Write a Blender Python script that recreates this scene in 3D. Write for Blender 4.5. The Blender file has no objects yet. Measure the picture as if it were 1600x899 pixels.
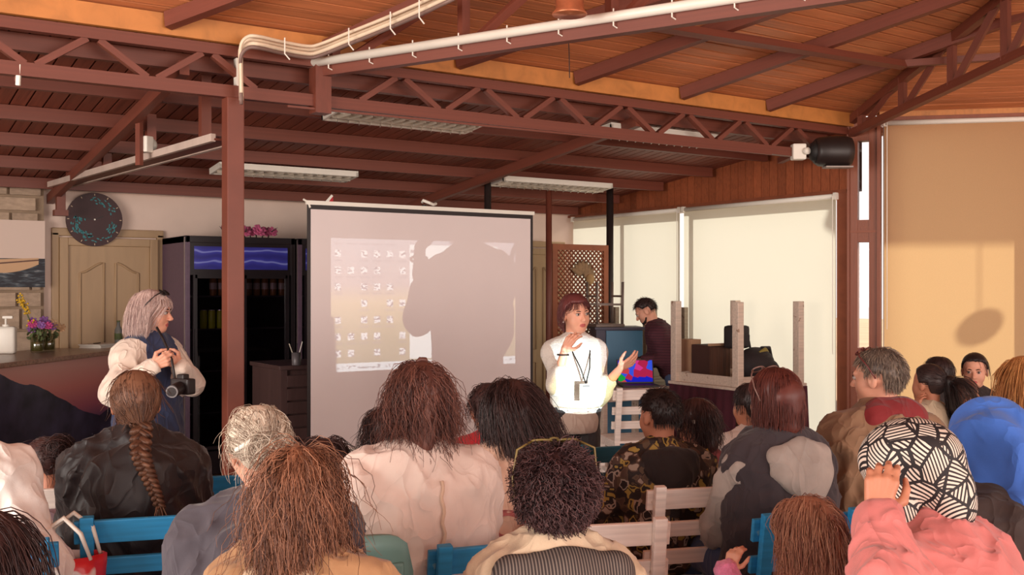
import bpy, bmesh, math, random
import numpy as np
from mathutils import Vector, Matrix, Euler
from math import sin, cos, pi, radians

scene = bpy.context.scene
COL = scene.collection
rnd = random.Random(7)

# ------------------------------------------------------------------ camera
F, CX, CY, EYE, TH = 1620.0, 800.0, 449.5, 1.66, radians(34)
cT, sT = cos(TH), sin(TH)
cam_d = bpy.data.cameras.new('camera'); cam_d.lens = 36.0 * F / 1600.0; cam_d.sensor_width = 36.0
cam_d.clip_start = 0.05; cam_d.clip_end = 300
cam = bpy.data.objects.new('camera', cam_d); COL.objects.link(cam)
cam.location = (0, 0, EYE); cam.rotation_euler = (pi / 2, 0, -TH)
scene.camera = cam

# ------------------------------------------------------------------ exposure, sky, sun, daylight fill
scene.view_settings.view_transform = 'Standard'
scene.view_settings.look = 'None'
scene.view_settings.gamma = 1.0
scene.view_settings.use_curve_mapping = False
scene.view_settings.exposure = 0.12
world = bpy.data.worlds.new('sky'); scene.world = world; world.use_nodes = True
wn = world.node_tree.nodes['Background']
wn.inputs[0].default_value = (1.0, 0.915, 0.875, 1); wn.inputs[1].default_value = 1.15

def add_light(name, typ, loc, direction, energy, color=(1, 1, 1), **kw):
    d = bpy.data.lights.new(name, typ); d.energy = energy; d.color = color
    for k, v in kw.items(): setattr(d, k, v)
    o = bpy.data.objects.new(name, d); COL.objects.link(o); o.location = loc
    o.rotation_euler = Vector(direction).to_track_quat('-Z', 'Y').to_euler()
    return o
TO_SUN = Vector((0.86, -0.04, 0.44)).normalized()
add_light('sun', 'SUN', (12, 4, 8), -TO_SUN, 4.6, (1.0, 0.92, 0.78), angle=radians(2.0))
# unseen area lamps added as daylight fill at the open left and front sides
add_light('left_daylight_fill', 'AREA', (-4.95, 2.6, 1.7), (1.0, 0.0, -0.02), 600, (1.0, 0.90, 0.82), shape='RECTANGLE', size=6.0, size_y=2.4)
add_light('front_daylight_fill', 'AREA', (2.6, -5.4, 1.7), (0.05, 1.0, 0.10), 570, (1.0, 0.86, 0.78), shape='RECTANGLE', size=9.0, size_y=2.6)

# ------------------------------------------------------------------ helpers
def W(px, d, z=None, py=None):
    """point at image column px, distance d along the view axis, height z"""
    X = (px - CX) / F * d
    if z is None: z = EYE - (py - CY) / F * d
    return Vector((cT * X + sT * d, -sT * X + cT * d, z))
def tag(o, label=None, cat=None, group=None, kind=None):
    if label: o['label'] = label
    if cat: o['category'] = cat
    if group: o['group'] = group
    if kind: o['kind'] = kind
    return o
def empty(name, loc=(0, 0, 0), rz=0.0, label=None, cat=None, group=None, kind=None):
    o = bpy.data.objects.new(name, None); COL.objects.link(o)
    o.empty_display_size = 0.1
    o.location = loc; o.rotation_euler = (0, 0, rz)
    return tag(o, label, cat, group, kind)
def copy_tree(o, parent=None):
    c = o.copy(); COL.objects.link(c); c.parent = parent
    for ch in list(o.children): copy_tree(ch, c)
    return c

class MB:
    """collects shapes and links them as one mesh object"""
    def __init__(s): s.bm = bmesh.new()
    def _x(s, verts, m):
        bmesh.ops.transform(s.bm, matrix=m, verts=verts)
    def box(s, c, size, rot=None, bevel=0.0):
        r = bmesh.ops.create_cube(s.bm, size=1.0); vs = r['verts']
        m = Matrix.Translation(Vector(c)) @ (rot.to_4x4() if rot is not None else Matrix.Identity(4)) @ Matrix.Diagonal((*size, 1))
        s._x(vs, m)
        if bevel > 0:
            es = list({e for v in vs for e in v.link_edges})
            bmesh.ops.bevel(s.bm, geom=es, offset=bevel, segments=2, profile=0.6, affect='EDGES', clamp_overlap=True)
        return s
    def bar(s, p0, p1, w, h, up=(0, 0, 1), bevel=0.0):
        p0, p1 = Vector(p0), Vector(p1); y = (p1 - p0); L = y.length; y.normalize()
        up = Vector(up)
        x = y.cross(up)
        if x.length < 1e-4: x = y.cross(Vector((1, 0, 0)))
        x.normalize(); z = x.cross(y)
        rot = Matrix((x, y, z)).transposed()
        return s.box((p0 + p1) / 2, (w, L, h), rot, bevel)
    def cyl(s, p0, p1, r0, r1=None, n=16, caps=True):
        r1 = r0 if r1 is None else r1
        p0, p1 = Vector(p0), Vector(p1); d = p1 - p0
        r = bmesh.ops.create_cone(s.bm, cap_ends=caps, segments=n, radius1=r0, radius2=r1, depth=d.length)
        q = d.to_track_quat('Z', 'Y').to_matrix().to_4x4()
        s._x(r['verts'], Matrix.Translation((p0 + p1) / 2) @ q)
        return s
    def sph(s, c, r, n=12, rot=None):
        rr = r if hasattr(r, '__len__') else (r, r, r)
        o = bmesh.ops.create_uvsphere(s.bm, u_segments=n, v_segments=max(6, n * 2 // 3), radius=1.0)
        m = Matrix.Translation(Vector(c)) @ (rot.to_4x4() if rot is not None else Matrix.Identity(4)) @ Matrix.Diagonal((*rr, 1))
        s._x(o['verts'], m); return s
    def tube(s, pts, r, n=8, closed=False):
        pts = [Vector(p) for p in pts]; rings = []; N = len(pts)
        rs = r if hasattr(r, '__len__') else [r] * N
        ref = None
        for i, p in enumerate(pts):
            a = pts[i - 1] if (i > 0 or closed) else p
            b = pts[(i + 1) % N] if (i < N - 1 or closed) else p
            t = (b - a).normalized()
            if ref is None:
                ref = t.orthogonal().normalized()
            ref = (ref - t * ref.dot(t)).normalized(); bi = t.cross(ref)
            rings.append([s.bm.verts.new(p + (ref * cos(2 * pi * k / n) + bi * sin(2 * pi * k / n)) * rs[i]) for k in range(n)])
        for i in range(N - 1 + (1 if closed else 0)):
            A, B = rings[i], rings[(i + 1) % N]
            for k in range(n): s.bm.faces.new((A[k], A[(k + 1) % n], B[(k + 1) % n], B[k]))
        if not closed:
            s.bm.faces.new(rings[0][::-1]); s.bm.faces.new(rings[-1])
        return s
    def lathe(s, c, prof, n=24):
        c = Vector(c); rings = []
        for (r, z) in prof:
            rings.append([s.bm.verts.new(c + Vector((max(r, 1e-4) * cos(2 * pi * k / n), max(r, 1e-4) * sin(2 * pi * k / n), z))) for k in range(n)])
        for A, B in zip(rings, rings[1:]):
            for k in range(n): s.bm.faces.new((A[k], A[(k + 1) % n], B[(k + 1) % n], B[k]))
        s.bm.faces.new(rings[0][::-1]); s.bm.faces.new(rings[-1]); return s
    def prism(s, poly, z0, z1):
        """poly: list of (x,y,dz) - extruded between z0+dz and z1+dz"""
        a = [s.bm.verts.new((p[0], p[1], z0 + (p[2] if len(p) > 2 else 0))) for p in poly]
        b = [s.bm.verts.new((p[0], p[1], z1 + (p[2] if len(p) > 2 else 0))) for p in poly]
        n = len(poly)
        for k in range(n): s.bm.faces.new((a[k], a[(k + 1) % n], b[(k + 1) % n], b[k]))
        s.bm.faces.new(a[::-1]); s.bm.faces.new(b); return s
    def poly3(s, pts, thick):
        """flat polygon of 3D points given thickness along its normal (both sides)"""
        pts = [Vector(p) for p in pts]
        n = (pts[1] - pts[0]).cross(pts[2] - pts[0]).normalized() * thick / 2
        a = [s.bm.verts.new(p - n) for p in pts]; b = [s.bm.verts.new(p + n) for p in pts]; N = len(pts)
        for k in range(N): s.bm.faces.new((a[k], a[(k + 1) % N], b[(k + 1) % N], b[k]))
        s.bm.faces.new(a[::-1]); s.bm.faces.new(b); return s
    def build(s, name, mat, parent=None, smooth=False, label=None, cat=None, group=None, kind=None, loc=None):
        bmesh.ops.recalc_face_normals(s.bm, faces=s.bm.faces)
        me = bpy.data.meshes.new(name); s.bm.to_mesh(me); s.bm.free()
        if mat is not None: me.materials.append(mat)
        if smooth: me.shade_smooth()
        o = bpy.data.objects.new(name, me); COL.objects.link(o)
        if parent is not None: o.parent = parent
        if loc is not None: o.location = loc
        return tag(o, label, cat, group, kind)

_unit = {}
def piece(name, mat, parent, c, size, rot=None):
    """a box piece sharing one unit-cube mesh per material"""
    if mat.name not in _unit:
        b = MB(); b.box((0, 0, 0), (1, 1, 1))
        me = bpy.data.meshes.new('piece_' + mat.name); b.bm.to_mesh(me); b.bm.free(); me.materials.append(mat); _unit[mat.name] = me
    o = bpy.data.objects.new(name, _unit[mat.name]); COL.objects.link(o)
    o.parent = parent
    q = rot.to_4x4() if rot is not None else Matrix.Identity(4)
    o.matrix_local = Matrix.Translation(Vector(c)) @ q @ Matrix.Diagonal((*size, 1))
    return o
def piece_bar(name, mat, parent, p0, p1, w, h, up=(0, 0, 1)):
    p0, p1 = Vector(p0), Vector(p1); y = (p1 - p0); L = y.length; y.normalize()
    x = y.cross(Vector(up)).normalized(); z = x.cross(y)
    return piece(name, mat, parent, (p0 + p1) / 2, (w, L, h), Matrix((x, y, z)).transposed())

def mesh_np(name, V, Fq, mat, parent=None, smooth=True, matidx=None, mats=None):
    V = np.asarray(V, np.float32); Fq = np.asarray(Fq, np.int32)
    me = bpy.data.meshes.new(name)
    k = Fq.shape[1]; nf = len(Fq)
    me.vertices.add(len(V)); me.vertices.foreach_set('co', V.ravel())
    me.loops.add(nf * k); me.loops.foreach_set('vertex_index', Fq.ravel())
    me.polygons.add(nf)
    me.polygons.foreach_set('loop_start', np.arange(0, nf * k, k, dtype=np.int32))
    try: me.polygons.foreach_set('loop_total', np.full(nf, k, np.int32))
    except Exception: pass
    for m in (mats or [mat]): me.materials.append(m)
    if matidx is not None: me.polygons.foreach_set('material_index', np.asarray(matidx, np.int32))
    me.update(calc_edges=True); me.validate()
    if smooth: me.shade_smooth()
    o = bpy.data.objects.new(name, me); COL.objects.link(o)
    if parent is not None: o.parent = parent
    return o

# ------------------------------------------------------------------ materials
def srgb(r, g, b):
    f = lambda c: (c / 12.92 if c <= 0.04045 else ((c + 0.055) / 1.055) ** 2.4)
    return (f(r / 255), f(g / 255), f(b / 255), 1.0)
class NT:
    def __init__(s, name):
        s.m = bpy.data.materials.new(name); s.m.use_nodes = True; s.t = s.m.node_tree
        s.b = s.t.nodes['Principled BSDF']; s.out = s.t.nodes['Material Output']
    def n(s, typ, **kw):
        nd = s.t.nodes.new('ShaderNode' + typ)
        for k, v in kw.items():
            if k.startswith('i_'):
                key = k[2:]; key = int(key) if key.isdigit() else key
                nd.inputs[key].default_value = v
            else: setattr(nd, k, v)
        return nd
    def l(s, a, b): s.t.links.new(a, b)
    def math(s, op, a, b=None, c=None):
        nd = s.n('Math', operation=op)
        for i, x in enumerate((a, b, c)):
            if x is None: continue
            if hasattr(x, 'is_output') or hasattr(x, 'links'): s.l(x, nd.inputs[i])
            else: nd.inputs[i].default_value = x
        return nd.outputs[0]
    def mix(s, fac, a, b):
        nd = s.n('Mix', data_type='RGBA')
        for sock, x in ((nd.inputs[0], fac), (nd.inputs[6], a), (nd.inputs[7], b)):
            if hasattr(x, 'links'): s.l(x, sock)
            else: sock.default_value = x
        return nd.outputs[2]
    def ramp(s, fac, stops, interp='LINEAR'):
        nd = s.n('ValToRGB'); cr = nd.color_ramp; cr.interpolation = interp
        while len(cr.elements) < len(stops): cr.elements.new(0.5)
        for e, (p, c) in zip(cr.elements, stops): e.position = p; e.color = c
        s.l(fac, nd.inputs[0]); return nd.outputs[0]
    def bump(s, h, strength, dist=0.01):
        nd = s.n('Bump'); nd.inputs['Strength'].default_value = strength; nd.inputs['Distance'].default_value = dist
        s.l(h, nd.inputs['Height']); s.l(nd.outputs[0], s.b.inputs['Normal'])
_mats = {}
def dk(c, f): return (c[0] * f, c[1] * f, c[2] * f, 1)
def M(name, col=None, rough=0.7, var=0.12, scale=6.0, bump=0.0, bscale=150.0, metal=0.0, spec=0.5, rand=0.0, sheen=0.0):
    """painted or plain surface: colour with soft noise variation and a fine bump"""
    if name in _mats: return _mats[name]
    t = NT(name); b = t.b
    tc = t.n('TexCoord'); nz = t.n('TexNoise'); nz.inputs['Scale'].default_value = scale; nz.inputs['Detail'].default_value = 5
    t.l(tc.outputs['Object'], nz.inputs['Vector'])
    c = t.ramp(nz.outputs['Fac'], [(0.3, dk(col, 1 - var)), (0.7, dk(col, 1 + var))])
    if rand > 0:
        oi = t.n('ObjectInfo'); hs = t.n('HueSaturation')
        v = t.math('MULTIPLY_ADD', oi.outputs['Random'], 2 * rand, 1 - rand)
        t.l(v, hs.inputs['Value']); t.l(c, hs.inputs['Color']); c = hs.outputs[0]
    t.l(c, b.inputs['Base Color'])
    b.inputs['Roughness'].default_value = rough; b.inputs['Metallic'].default_value = metal
    b.inputs['Specular IOR Level'].default_value = spec
    if sheen: b.inputs['Sheen Weight'].default_value = sheen
    if bump > 0:
        n2 = t.n('TexNoise'); n2.inputs['Scale'].default_value = bscale; n2.inputs['Detail'].default_value = 3
        t.l(tc.outputs['Object'], n2.inputs['Vector']); t.bump(n2.outputs['Fac'], bump)
    _mats[name] = t.m; return t.m
def WOOD(name, col, rough=0.55, rand=0.15, axis='Y', stretch=(40, 2.0, 40), contrast=0.35, bump=0.25):
    """wood grain running along the piece's local Y"""
    if name in _mats: return _mats[name]
    t = NT(name); tc = t.n('TexCoord'); mp = t.n('Mapping'); mp.inputs['Scale'].default_value = stretch
    oi = t.n('ObjectInfo'); cmb = t.n('CombineXYZ')
    t.l(t.math('MULTIPLY', oi.outputs['Random'], 37.0), cmb.inputs[0]); t.l(t.math('MULTIPLY', oi.outputs['Random'], 11.0), cmb.inputs[1])
    t.l(cmb.outputs[0], mp.inputs['Location']); t.l(tc.outputs['Object'], mp.inputs['Vector'])
    nz = t.n('TexNoise'); nz.inputs['Scale'].default_value = 1.0; nz.inputs['Detail'].default_value = 6; nz.inputs['Distortion'].default_value = 0.6
    t.l(mp.outputs[0], nz.inputs['Vector'])
    c = t.ramp(nz.outputs['Fac'], [(0.25, dk(col, 1 - contrast)), (0.5, col), (0.8, dk(col, 1 + contrast * 0.7))])
    hs = t.n('HueSaturation'); t.l(t.math('MULTIPLY_ADD', oi.outputs['Random'], 2 * rand, 1 - rand), hs.inputs['Value']); t.l(c, hs.inputs['Color'])
    t.l(hs.outputs[0], t.b.inputs['Base Color']); t.b.inputs['Roughness'].default_value = rough
    t.bump(nz.outputs['Fac'], bump, 0.004)
    _mats[name] = t.m; return t.m
def GLASS(name, tint=(1, 1, 1, 1), gloss=0.12):
    """thin clear pane: lets light through and reflects a little"""
    if name in _mats: return _mats[name]
    t = NT(name); t.t.nodes.remove(t.b)
    tr = t.n('BsdfTransparent'); tr.inputs[0].default_value = tint
    gl = t.n('BsdfGlossy'); gl.inputs['Roughness'].default_value = 0.03
    fr = t.n('LayerWeight'); fr.inputs[0].default_value = 0.25
    f = t.math('MULTIPLY_ADD', t.math('POWER', fr.outputs['Facing'], 4.0), 0.5, gloss * 0.3)
    mx = t.n('MixShader'); t.l(f, mx.inputs[0]); t.l(tr.outputs[0], mx.inputs[1]); t.l(gl.outputs[0], mx.inputs[2])
    t.l(mx.outputs[0], t.out.inputs['Surface']); _mats[name] = t.m; return t.m
def EMIT(name, col, st):
    if name in _mats: return _mats[name]
    t = NT(name); t.t.nodes.remove(t.b); e = t.n('Emission'); e.inputs[0].default_value = col; e.inputs[1].default_value = st
    t.l(e.outputs[0], t.out.inputs['Surface']); _mats[name] = t.m; return t.m
def PAINTWOOD(name, col, under, wear=0.64):
    """brushed paint over wood, worn through on small patches"""
    if name in _mats: return _mats[name]
    t = NT(name); tc = t.n('TexCoord'); nz = t.n('TexNoise'); nz.inputs['Scale'].default_value = 14; nz.inputs['Detail'].default_value = 8
    t.l(tc.outputs['Object'], nz.inputs['Vector'])
    mp = t.n('Mapping'); mp.inputs['Scale'].default_value = (3, 60, 60); t.l(tc.outputs['Object'], mp.inputs['Vector'])
    n2 = t.n('TexNoise'); n2.inputs['Scale'].default_value = 1.0; t.l(mp.outputs[0], n2.inputs['Vector'])
    c = t.ramp(n2.outputs['Fac'], [(0.3, dk(col, 0.86)), (0.7, dk(col, 1.1))])
    f = t.ramp(nz.outputs['Fac'], [(wear, (0, 0, 0, 1)), (wear + 0.04, (1, 1, 1, 1))])
    t.l(t.mix(f, c, under), t.b.inputs['Base Color']); t.b.inputs['Roughness'].default_value = 0.5
    t.bump(n2.outputs['Fac'], 0.2, 0.003); _mats[name] = t.m; return t.m
# ================================================================== STRUCTURE
VB, UR, VT = 9.78, 7.42, 5.80           # back wall, right wall, truss line
SL = 0.25                               # slope of the hall roof
V1, V2 = Vector((2.52, VT)), Vector((UR, VT))
H1, H2 = Vector((0.407, -0.913)), Vector((-0.403, -0.915))
OB = Vector((7.553, 5.58)); OD = Vector((0.7071, -0.7071)); ON = Vector((-0.7071, -0.7071))   # oblique wall
def annex_z(v): return 2.56 + 0.115 * (VB - v)
def hall_z(w): return 3.15 + SL * w      # w = distance inward from the eave beam
def hit_plane(px, py, p0, n):
    o = Vector((0, 0, EYE)); d = W(px, 1.0, py=py) - o
    n = Vector(n); return o + d * ((Vector(p0) - o).dot(n) / d.dot(n))
def hit_hall(px, py, off=0.0):
    return hit_plane(px, py, (0, VT, 3.15 + off), (0, SL, 1))
def hit_annex(px, py, off=0.0):
    return hit_plane(px, py, (0, VB, 2.56 + off), (0, 0.115, 1))

m_steel = M('brown_painted_steel', srgb(114, 58, 43), 0.5, 0.12, 5)
m_plank_hall = WOOD('hall_pine_plank', srgb(200, 124, 80), 0.5, 0.16, stretch=(6, 14, 6), contrast=0.3)
m_plank_annex = WOOD('annex_plank', srgb(132, 70, 52), 0.55, 0.14, stretch=(5, 9, 5), contrast=0.3)
m_board = WOOD('wall_board', srgb(150, 80, 48), 0.5, 0.16, stretch=(5, 9, 5), contrast=0.3)
m_beam = WOOD('golden_beam', srgb(196, 128, 66), 0.5, 0.05, stretch=(8, 26, 8), contrast=0.25)
m_dark = M('dark_gap', srgb(60, 32, 24), 0.8, 0.1)
m_cream = M('cream_plaster', srgb(224, 200, 186), 0.85, 0.06, 2.2, 0.06, 60)
m_floor = M('floor_tile', srgb(120, 84, 66), 0.35, 0.2, 3)
m_white = M('white_plastic', srgb(232, 226, 214), 0.4, 0.03)
m_timber = WOOD('corner_timber', srgb(134, 72, 46), 0.5, 0.08, stretch=(10, 10, 10), contrast=0.2)

# ground, floor
MB().box((3, 2, -0.16), (90, 90, 0.2)).build('ground_outside', M('sunlit_paving', srgb(205, 172, 138), 0.9, 0.15, 0.5), kind='structure')
fl = MB().box((4, 2, -0.03), (18, 15.9, 0.06)).build('floor', m_dark, kind='structure')
TS = 0.5
nt = 0
for i in range(14):
    for j in range(14):
        u, v = 0.3 + i * TS, 2.9 + j * TS
        if v < VB - 0.3 and u < UR - 0.2:
            piece('floor_tile', m_floor, fl, (u, v, 0.004), (TS - 0.008, TS - 0.008, 0.012)); nt += 1
MB().prism([(-5, -6), (13, -6), (13, 2.64), (-5, 2.64)], 0.0, 0.010).build('floor_hall', m_floor, kind='structure')

# back wall
MB().box((1.8, VB + 0.1, 1.4), (11.6, 0.2, 2.8)).build('wall_back', m_cream, kind='structure')
MB().box((1.8, VB - 0.012, 2.535), (11.2, 0.03, 0.05)).build('trim_1', m_cream, kind='structure')
MB().box((-4.1, 7.8, 1.5), (0.2, 4.0, 3.0)).build('wall_left', m_cream, kind='structure')
# low wall and posts of the open left side and the glazed front
MB().box((-5.1, 0.0, 0.2), (0.2, 11.6, 0.4)).build('wall_left_low', m_cream, kind='structure')
MB().box((4, -6.1, 0.2), (18, 0.2, 0.4)).build('wall_front_low', m_cream, kind='structure')

for vv in (5.7, 2.6, -0.4, -3.4, -6.0): MB().box((-5.1, vv, 1.95), (.14, .14, 3.1)).build('trim_post', m_steel, kind='structure')
for uu in (-1, 3, 7, 11): MB().box((uu, -6.1, 2.2), (.14, .14, 3.7)).build('trim_post', m_steel, kind='structure')
# right wall: sill, windows, cladding
wr = MB().box((UR + 0.1, 7.79, 0.16), (0.2, 3.98, 0.32)).build('wall_right', m_cream, kind='structure')
clad = MB().poly3([(UR + 0.10, VT, 2.50), (UR + 0.10, VB, 2.50), (UR + 0.10, VB, annex_z(VB) + .1), (UR + 0.10, VT, annex_z(VT) + .1)], 0.16).build('wall_right_upper', m_dark, kind='structure')
nb = 40
for i in range(nb):
    v0 = VT + (VB - VT) * (i + 0.5) / nb; zt = annex_z(v0) + 0.05
    piece_bar('board', m_board, clad, (UR + 0.01, v0, 2.49), (UR + 0.01, v0, zt), 0.0945, 0.018, up=(1, 0, 0))
MB().box((UR - 0.005, 7.79, 2.495), (0.05, 3.98, 0.03)).build('trim_2', m_timber, kind='structure')
MB().box((UR + .01, 5.85, 1.27), (0.07, 0.11, 2.44)).build('trim_6', m_timber, kind='structure')
m_alu = M('pale_window_frame', srgb(200, 190, 176), 0.5, 0.03)
m_pane = GLASS('window_glass')
for k, (a, b) in enumerate([(5.82, 7.72), (7.82, 9.72)]):
    wd = MB(); x = UR + 0.12
    for vv in (a + 0.03, b - 0.03) + (((a + b) / 2,) if k else ()): wd.box((x, vv, 1.4), (0.06, 0.06, 2.2))
    for zz in (0.33, 2.47): wd.box((x, (a + b) / 2, zz), (0.06, b - a, 0.06))
    wo = wd.build('window_%d' % (k + 1), m_alu, kind='structure')
    for h in range(1 + k):
        pw = (b - a) / (1 + k); MB().box((x, a + pw * (h + .5), 1.4), (0.008, pw - 0.06, 2.1)).build('pane', m_pane, wo)

# oblique wall of the hall: sill, head beam, windows
def OW(s, z, n=0.0): p = OB + OD * s + ON * n; return Vector((p.x, p.y, z))
rot_o = Matrix.Rotation(-pi / 4, 3, 'Z')
MB().box(OW(2.6, 0.16, -0.1), (5.2, 0.2, 0.32), rot_o).build('wall_oblique', m_cream, kind='structure')
hb = MB().box(OW(2.6, 3.21, -0.1), (5.2, 0.16, 0.24), rot_o).build('wall_oblique_head', m_beam, kind='structure')
MB().box(OW(2.6, 3.10, -0.005), (5.2, 0.03, 0.03), rot_o).build('trim_3', m_timber, kind='structure')
for k in range(2):
    wd = MB(); a = 0.05 + 2.55 * k; b = a + 2.5
    for ss in (a + .03, (a + b) / 2, b - .03): wd.box(OW(ss, 1.7, -0.14), (0.06, 0.06, 2.8), rot_o)
    for zz in (0.33, 3.06): wd.box(OW((a + b) / 2, zz, -0.14), (b - a, 0.06, 0.06), rot_o)
    wo = wd.build('window_%d' % (3 + k), m_alu, kind='structure')
    for h in (0, 1):
        MB().box(OW(a + (b - a) * (0.25 + 0.5 * h), 1.7, -0.14), ((b - a) / 2 - .06, 0.008, 2.7), rot_o).build('pane', m_pane, wo)

# corner pier with two slit windows
p0 = Vector((UR, VT, 0)); p1 = Vector((OB.x, OB.y, 0)); ax = (p1 - p0); Lc = ax.length; ax.normalize(); nx = Vector((ax.y, -ax.x, 0))
if nx.dot(Vector((-1, -1, 0))) < 0: nx = -nx
def CP(s, z, n=0.0): return p0 + ax * (s * Lc) + nx * n + Vector((0, 0, z))
cp = empty('wall_corner', CP(0.5, 0), kind='structure')
def cpart(name, mat, s0, s1, z0, z1, n0, n1):
    c = CP((s0 + s1) / 2, (z0 + z1) / 2, (n0 + n1) / 2) - cp.location
    r = Matrix((ax, nx, Vector((0, 0, 1)))).transposed()
    return piece(name, mat, cp, c, ((s1 - s0) * Lc, n1 - n0, z1 - z0), r)
cpart('jamb', m_timber, -0.02, 0.30, 0, 3.12, -0.10, 0.03)
cpart('jamb', m_timber, 0.66, 1.02, 0, 3.12, -0.10, 0.03)
cpart('moulding', m_timber, 0.92, 1.03, 0, 3.12, 0.03, 0.055)
cpart('moulding', m_timber, -0.03, 0.05, 0, 3.12, 0.03, 0.05)
for (z0, z1) in ((0, 0.5), (1.02, 1.14), (2.05, 2.24), (2.92, 3.12)):
    cpart('rail', m_timber, 0.30, 0.66, z0, z1, -0.09, 0.025)
cpart('rail', m_timber, -0.02, 1.02, 2.13, 2.15, 0.025, 0.04)
cpart('pane', m_pane, 0.30, 0.66, 0.5, 2.92, -0.05, -0.045)

# annex ceiling: slab, planks, purlins, rafters
ce = MB().poly3([(-4.2, VT, annex_z(VT) + .05), (UR + 0.25, VT, annex_z(VT) + .05), (UR + 0.25, VB + .3, annex_z(VB + .3) + .05), (-4.2, VB + .3, annex_z(VB + .3) + .05)], 0.05).build('ceiling', m_dark, kind='structure')
npl = 0; u = -1.05
nrm = Vector((0, 0.115, 1)).normalized()
while u < UR - 0.02:
    w = 0.1; uc = u + w / 2
    piece_bar('plank', m_plank_annex, ce, (uc, VT - .02, annex_z(VT) + 0.012), (uc, VB, annex_z(VB) + 0.012), w - 0.012, 0.018, up=nrm); u += w; npl += 1
PV = [9.53, 8.79, 8.08, 7.37, 6.66, 5.98]
for v in PV:
    piece_bar('purlin', m_steel, ce, (-3.9, v, annex_z(v) - 0.045), (UR - 0.09, v, annex_z(v) - 0.045), 0.055, 0.09)
for uu in (1.72, 5.05):
    piece_bar('rafter', m_steel, ce, (uu, VT + .02, annex_z(VT) - 0.13), (uu, VB, annex_z(VB) - 0.13), 0.055, 0.08)

# hall ceiling: two facets of the polygonal roof
AP = Vector((V2.x + H2.x * 6.4, V2.y + H2.y * 6.4)); wA = VT - AP.y
ch = MB().poly3([(-5.2, VT + .1, hall_z(-.1) + .05), (UR + .03, VT + .1, hall_z(-.1) + .05), (AP.x, AP.y, hall_z(wA) + .05), (-5.2, AP.y, hall_z(wA) + .05)], 0.04).build('ceiling_hall', m_dark, kind='structure')
n_h = Vector((0, SL, 1)).normalized(); w = 0.0
while w < 3.0:
    wc = w + 0.05; v = VT - wc; uh = V2.x + H2.x / H2.y * (v - VT)
    piece_bar('plank', m_plank_hall, ch, (-1.2, v, hall_z(wc) + 0.012), (uh, v, hall_z(wc) + 0.012), 0.086, 0.018, up=n_h); w += 0.1
V3 = V2 + Vector((OD.x, OD.y)) * 5.0
cs = MB().poly3([(V2.x, V2.y, hall_z(0) + .05), (AP.x, AP.y, hall_z(wA) + .05), (V3.x, V3.y, hall_z(0) + .05)], 0.04).build('ceiling_side', m_dark, kind='structure')
n_s = Vector((-ON.x * SL, -ON.y * SL, 1)).normalized(); w = -0.05
while w < 2.6:
    wc = w + 0.05; st = V2 + H2 * (wc / 0.915); en = st + OD * (4.6 - 0.4 * wc)
    piece_bar('plank', m_plank_hall, cs, (st.x, st.y, hall_z(wc) + .012), (en.x, en.y, hall_z(wc) + .012), 0.086, 0.018, up=n_s); w += 0.1
MB().prism([(-5.2, AP.y), (AP.x, AP.y), (V3.x, V3.y), (13, V3.y), (13, -6.2), (-5.2, -6.2)], hall_z(wA), hall_z(wA) + .1).build('ceiling_rear', m_plank_hall, kind='structure')
# outside eaves that shade the tops of the blinds
MB().poly3([(UR + 0.2, VT - .1, 3.05), (UR + 0.2, VB + .4, 2.62), (UR + 0.42, VB + .4, 2.60), (UR + 0.42, VT - .1, 3.03)], 0.05).build('eave_annex', m_timber, kind='structure')
MB().poly3([OW(.05, 3.36, -0.05), OW(5.4, 3.36, -0.05), OW(5.4, 3.13, -1.42), OW(.9, 3.13, -1.42)], 0.05).build('eave_hall', m_timber, kind='structure')

# golden eave beam and rafters of the hall roof
MB().bar((-4.5, VT - 0.03, 3.10), (UR + .02, VT - 0.03, 3.10), 0.05, 0.115).build('trim_4', m_beam, kind='structure')
def hall_rafter(a, b, par=None, off=-0.05):
    A = hit_plane(*a, (0, VT - .06, 0), (0, 1, 0)); A.z = hall_z(0.06) + off
    B = hit_hall(*b, off); D = (B - A).normalized(); B = B + D * 0.8
    piece_bar('rafter', m_steel, ch, A, B, 0.055, 0.09, up=n_h)
for a, b in [((262, 42), (350, 0)), ((715, 105), (870, 46)), ((900, 130), (1250, 0)), ((1065, 150), (1480, 0)), ((1200, 165), (1470, 68))]:
    hall_rafter(a, b)
A = hit_hall(1010, 38, -0.13); B = hit_hall(1412, 102, -0.13)
piece_bar('tie_beam', m_steel, ch, A, B, 0.06, 0.05, up=n_h)
A2 = hit_plane(1412, 100, B, (0.0, 1, 0)); C2 = W(1600, 7.6, py=86)
piece_bar('tie_beam', m_steel, cs, (A2.x, A2.y, A2.z), C2, 0.06, 0.05)

# main truss along the eave line
tr = empty('roof_truss', (1.99, VT, 2.74), label='long brown steel lattice truss crossing the hall above the column', cat='truss')
def tp(name, p0, p1, w, h, up=(0, 0, 1), par=None):
    par = par or tr
    return piece_bar(name, m_steel, par, Vector(p0) - par.location, Vector(p1) - par.location, w, h, up)
ZB, ZT = 2.775, 3.005
tp('bottom_chord', (-4, VT, ZB), (UR - .02, VT, ZB), 0.06, 0.07)
tp('top_chord', (-4, VT, ZT), (UR - .02, VT, ZT), 0.06, 0.06)
au = 3.06 - 0.61 * 8
while au < 7.2:
    for s in (-1, 1):
        if au + s * .28 < 7.3 and not (2.3 < au + s * 0.02 < 2.6): tp('diagonal', (au + s * 0.03, VT, ZT - .03), (au + s * 0.28, VT, ZB + .03), 0.035, 0.045, (0, 1, 0))
    au += 0.61
tp('hanging_post', (V1.x, VT - .01, 2.70), (V1.x, VT - .01, 3.06), 0.10, 0.10, (0, 1, 0))
tp('conduit', (2.3, VT - .045, 2.72), (6.4, VT - .045, 2.735), 0.012, 0.012)

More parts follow.
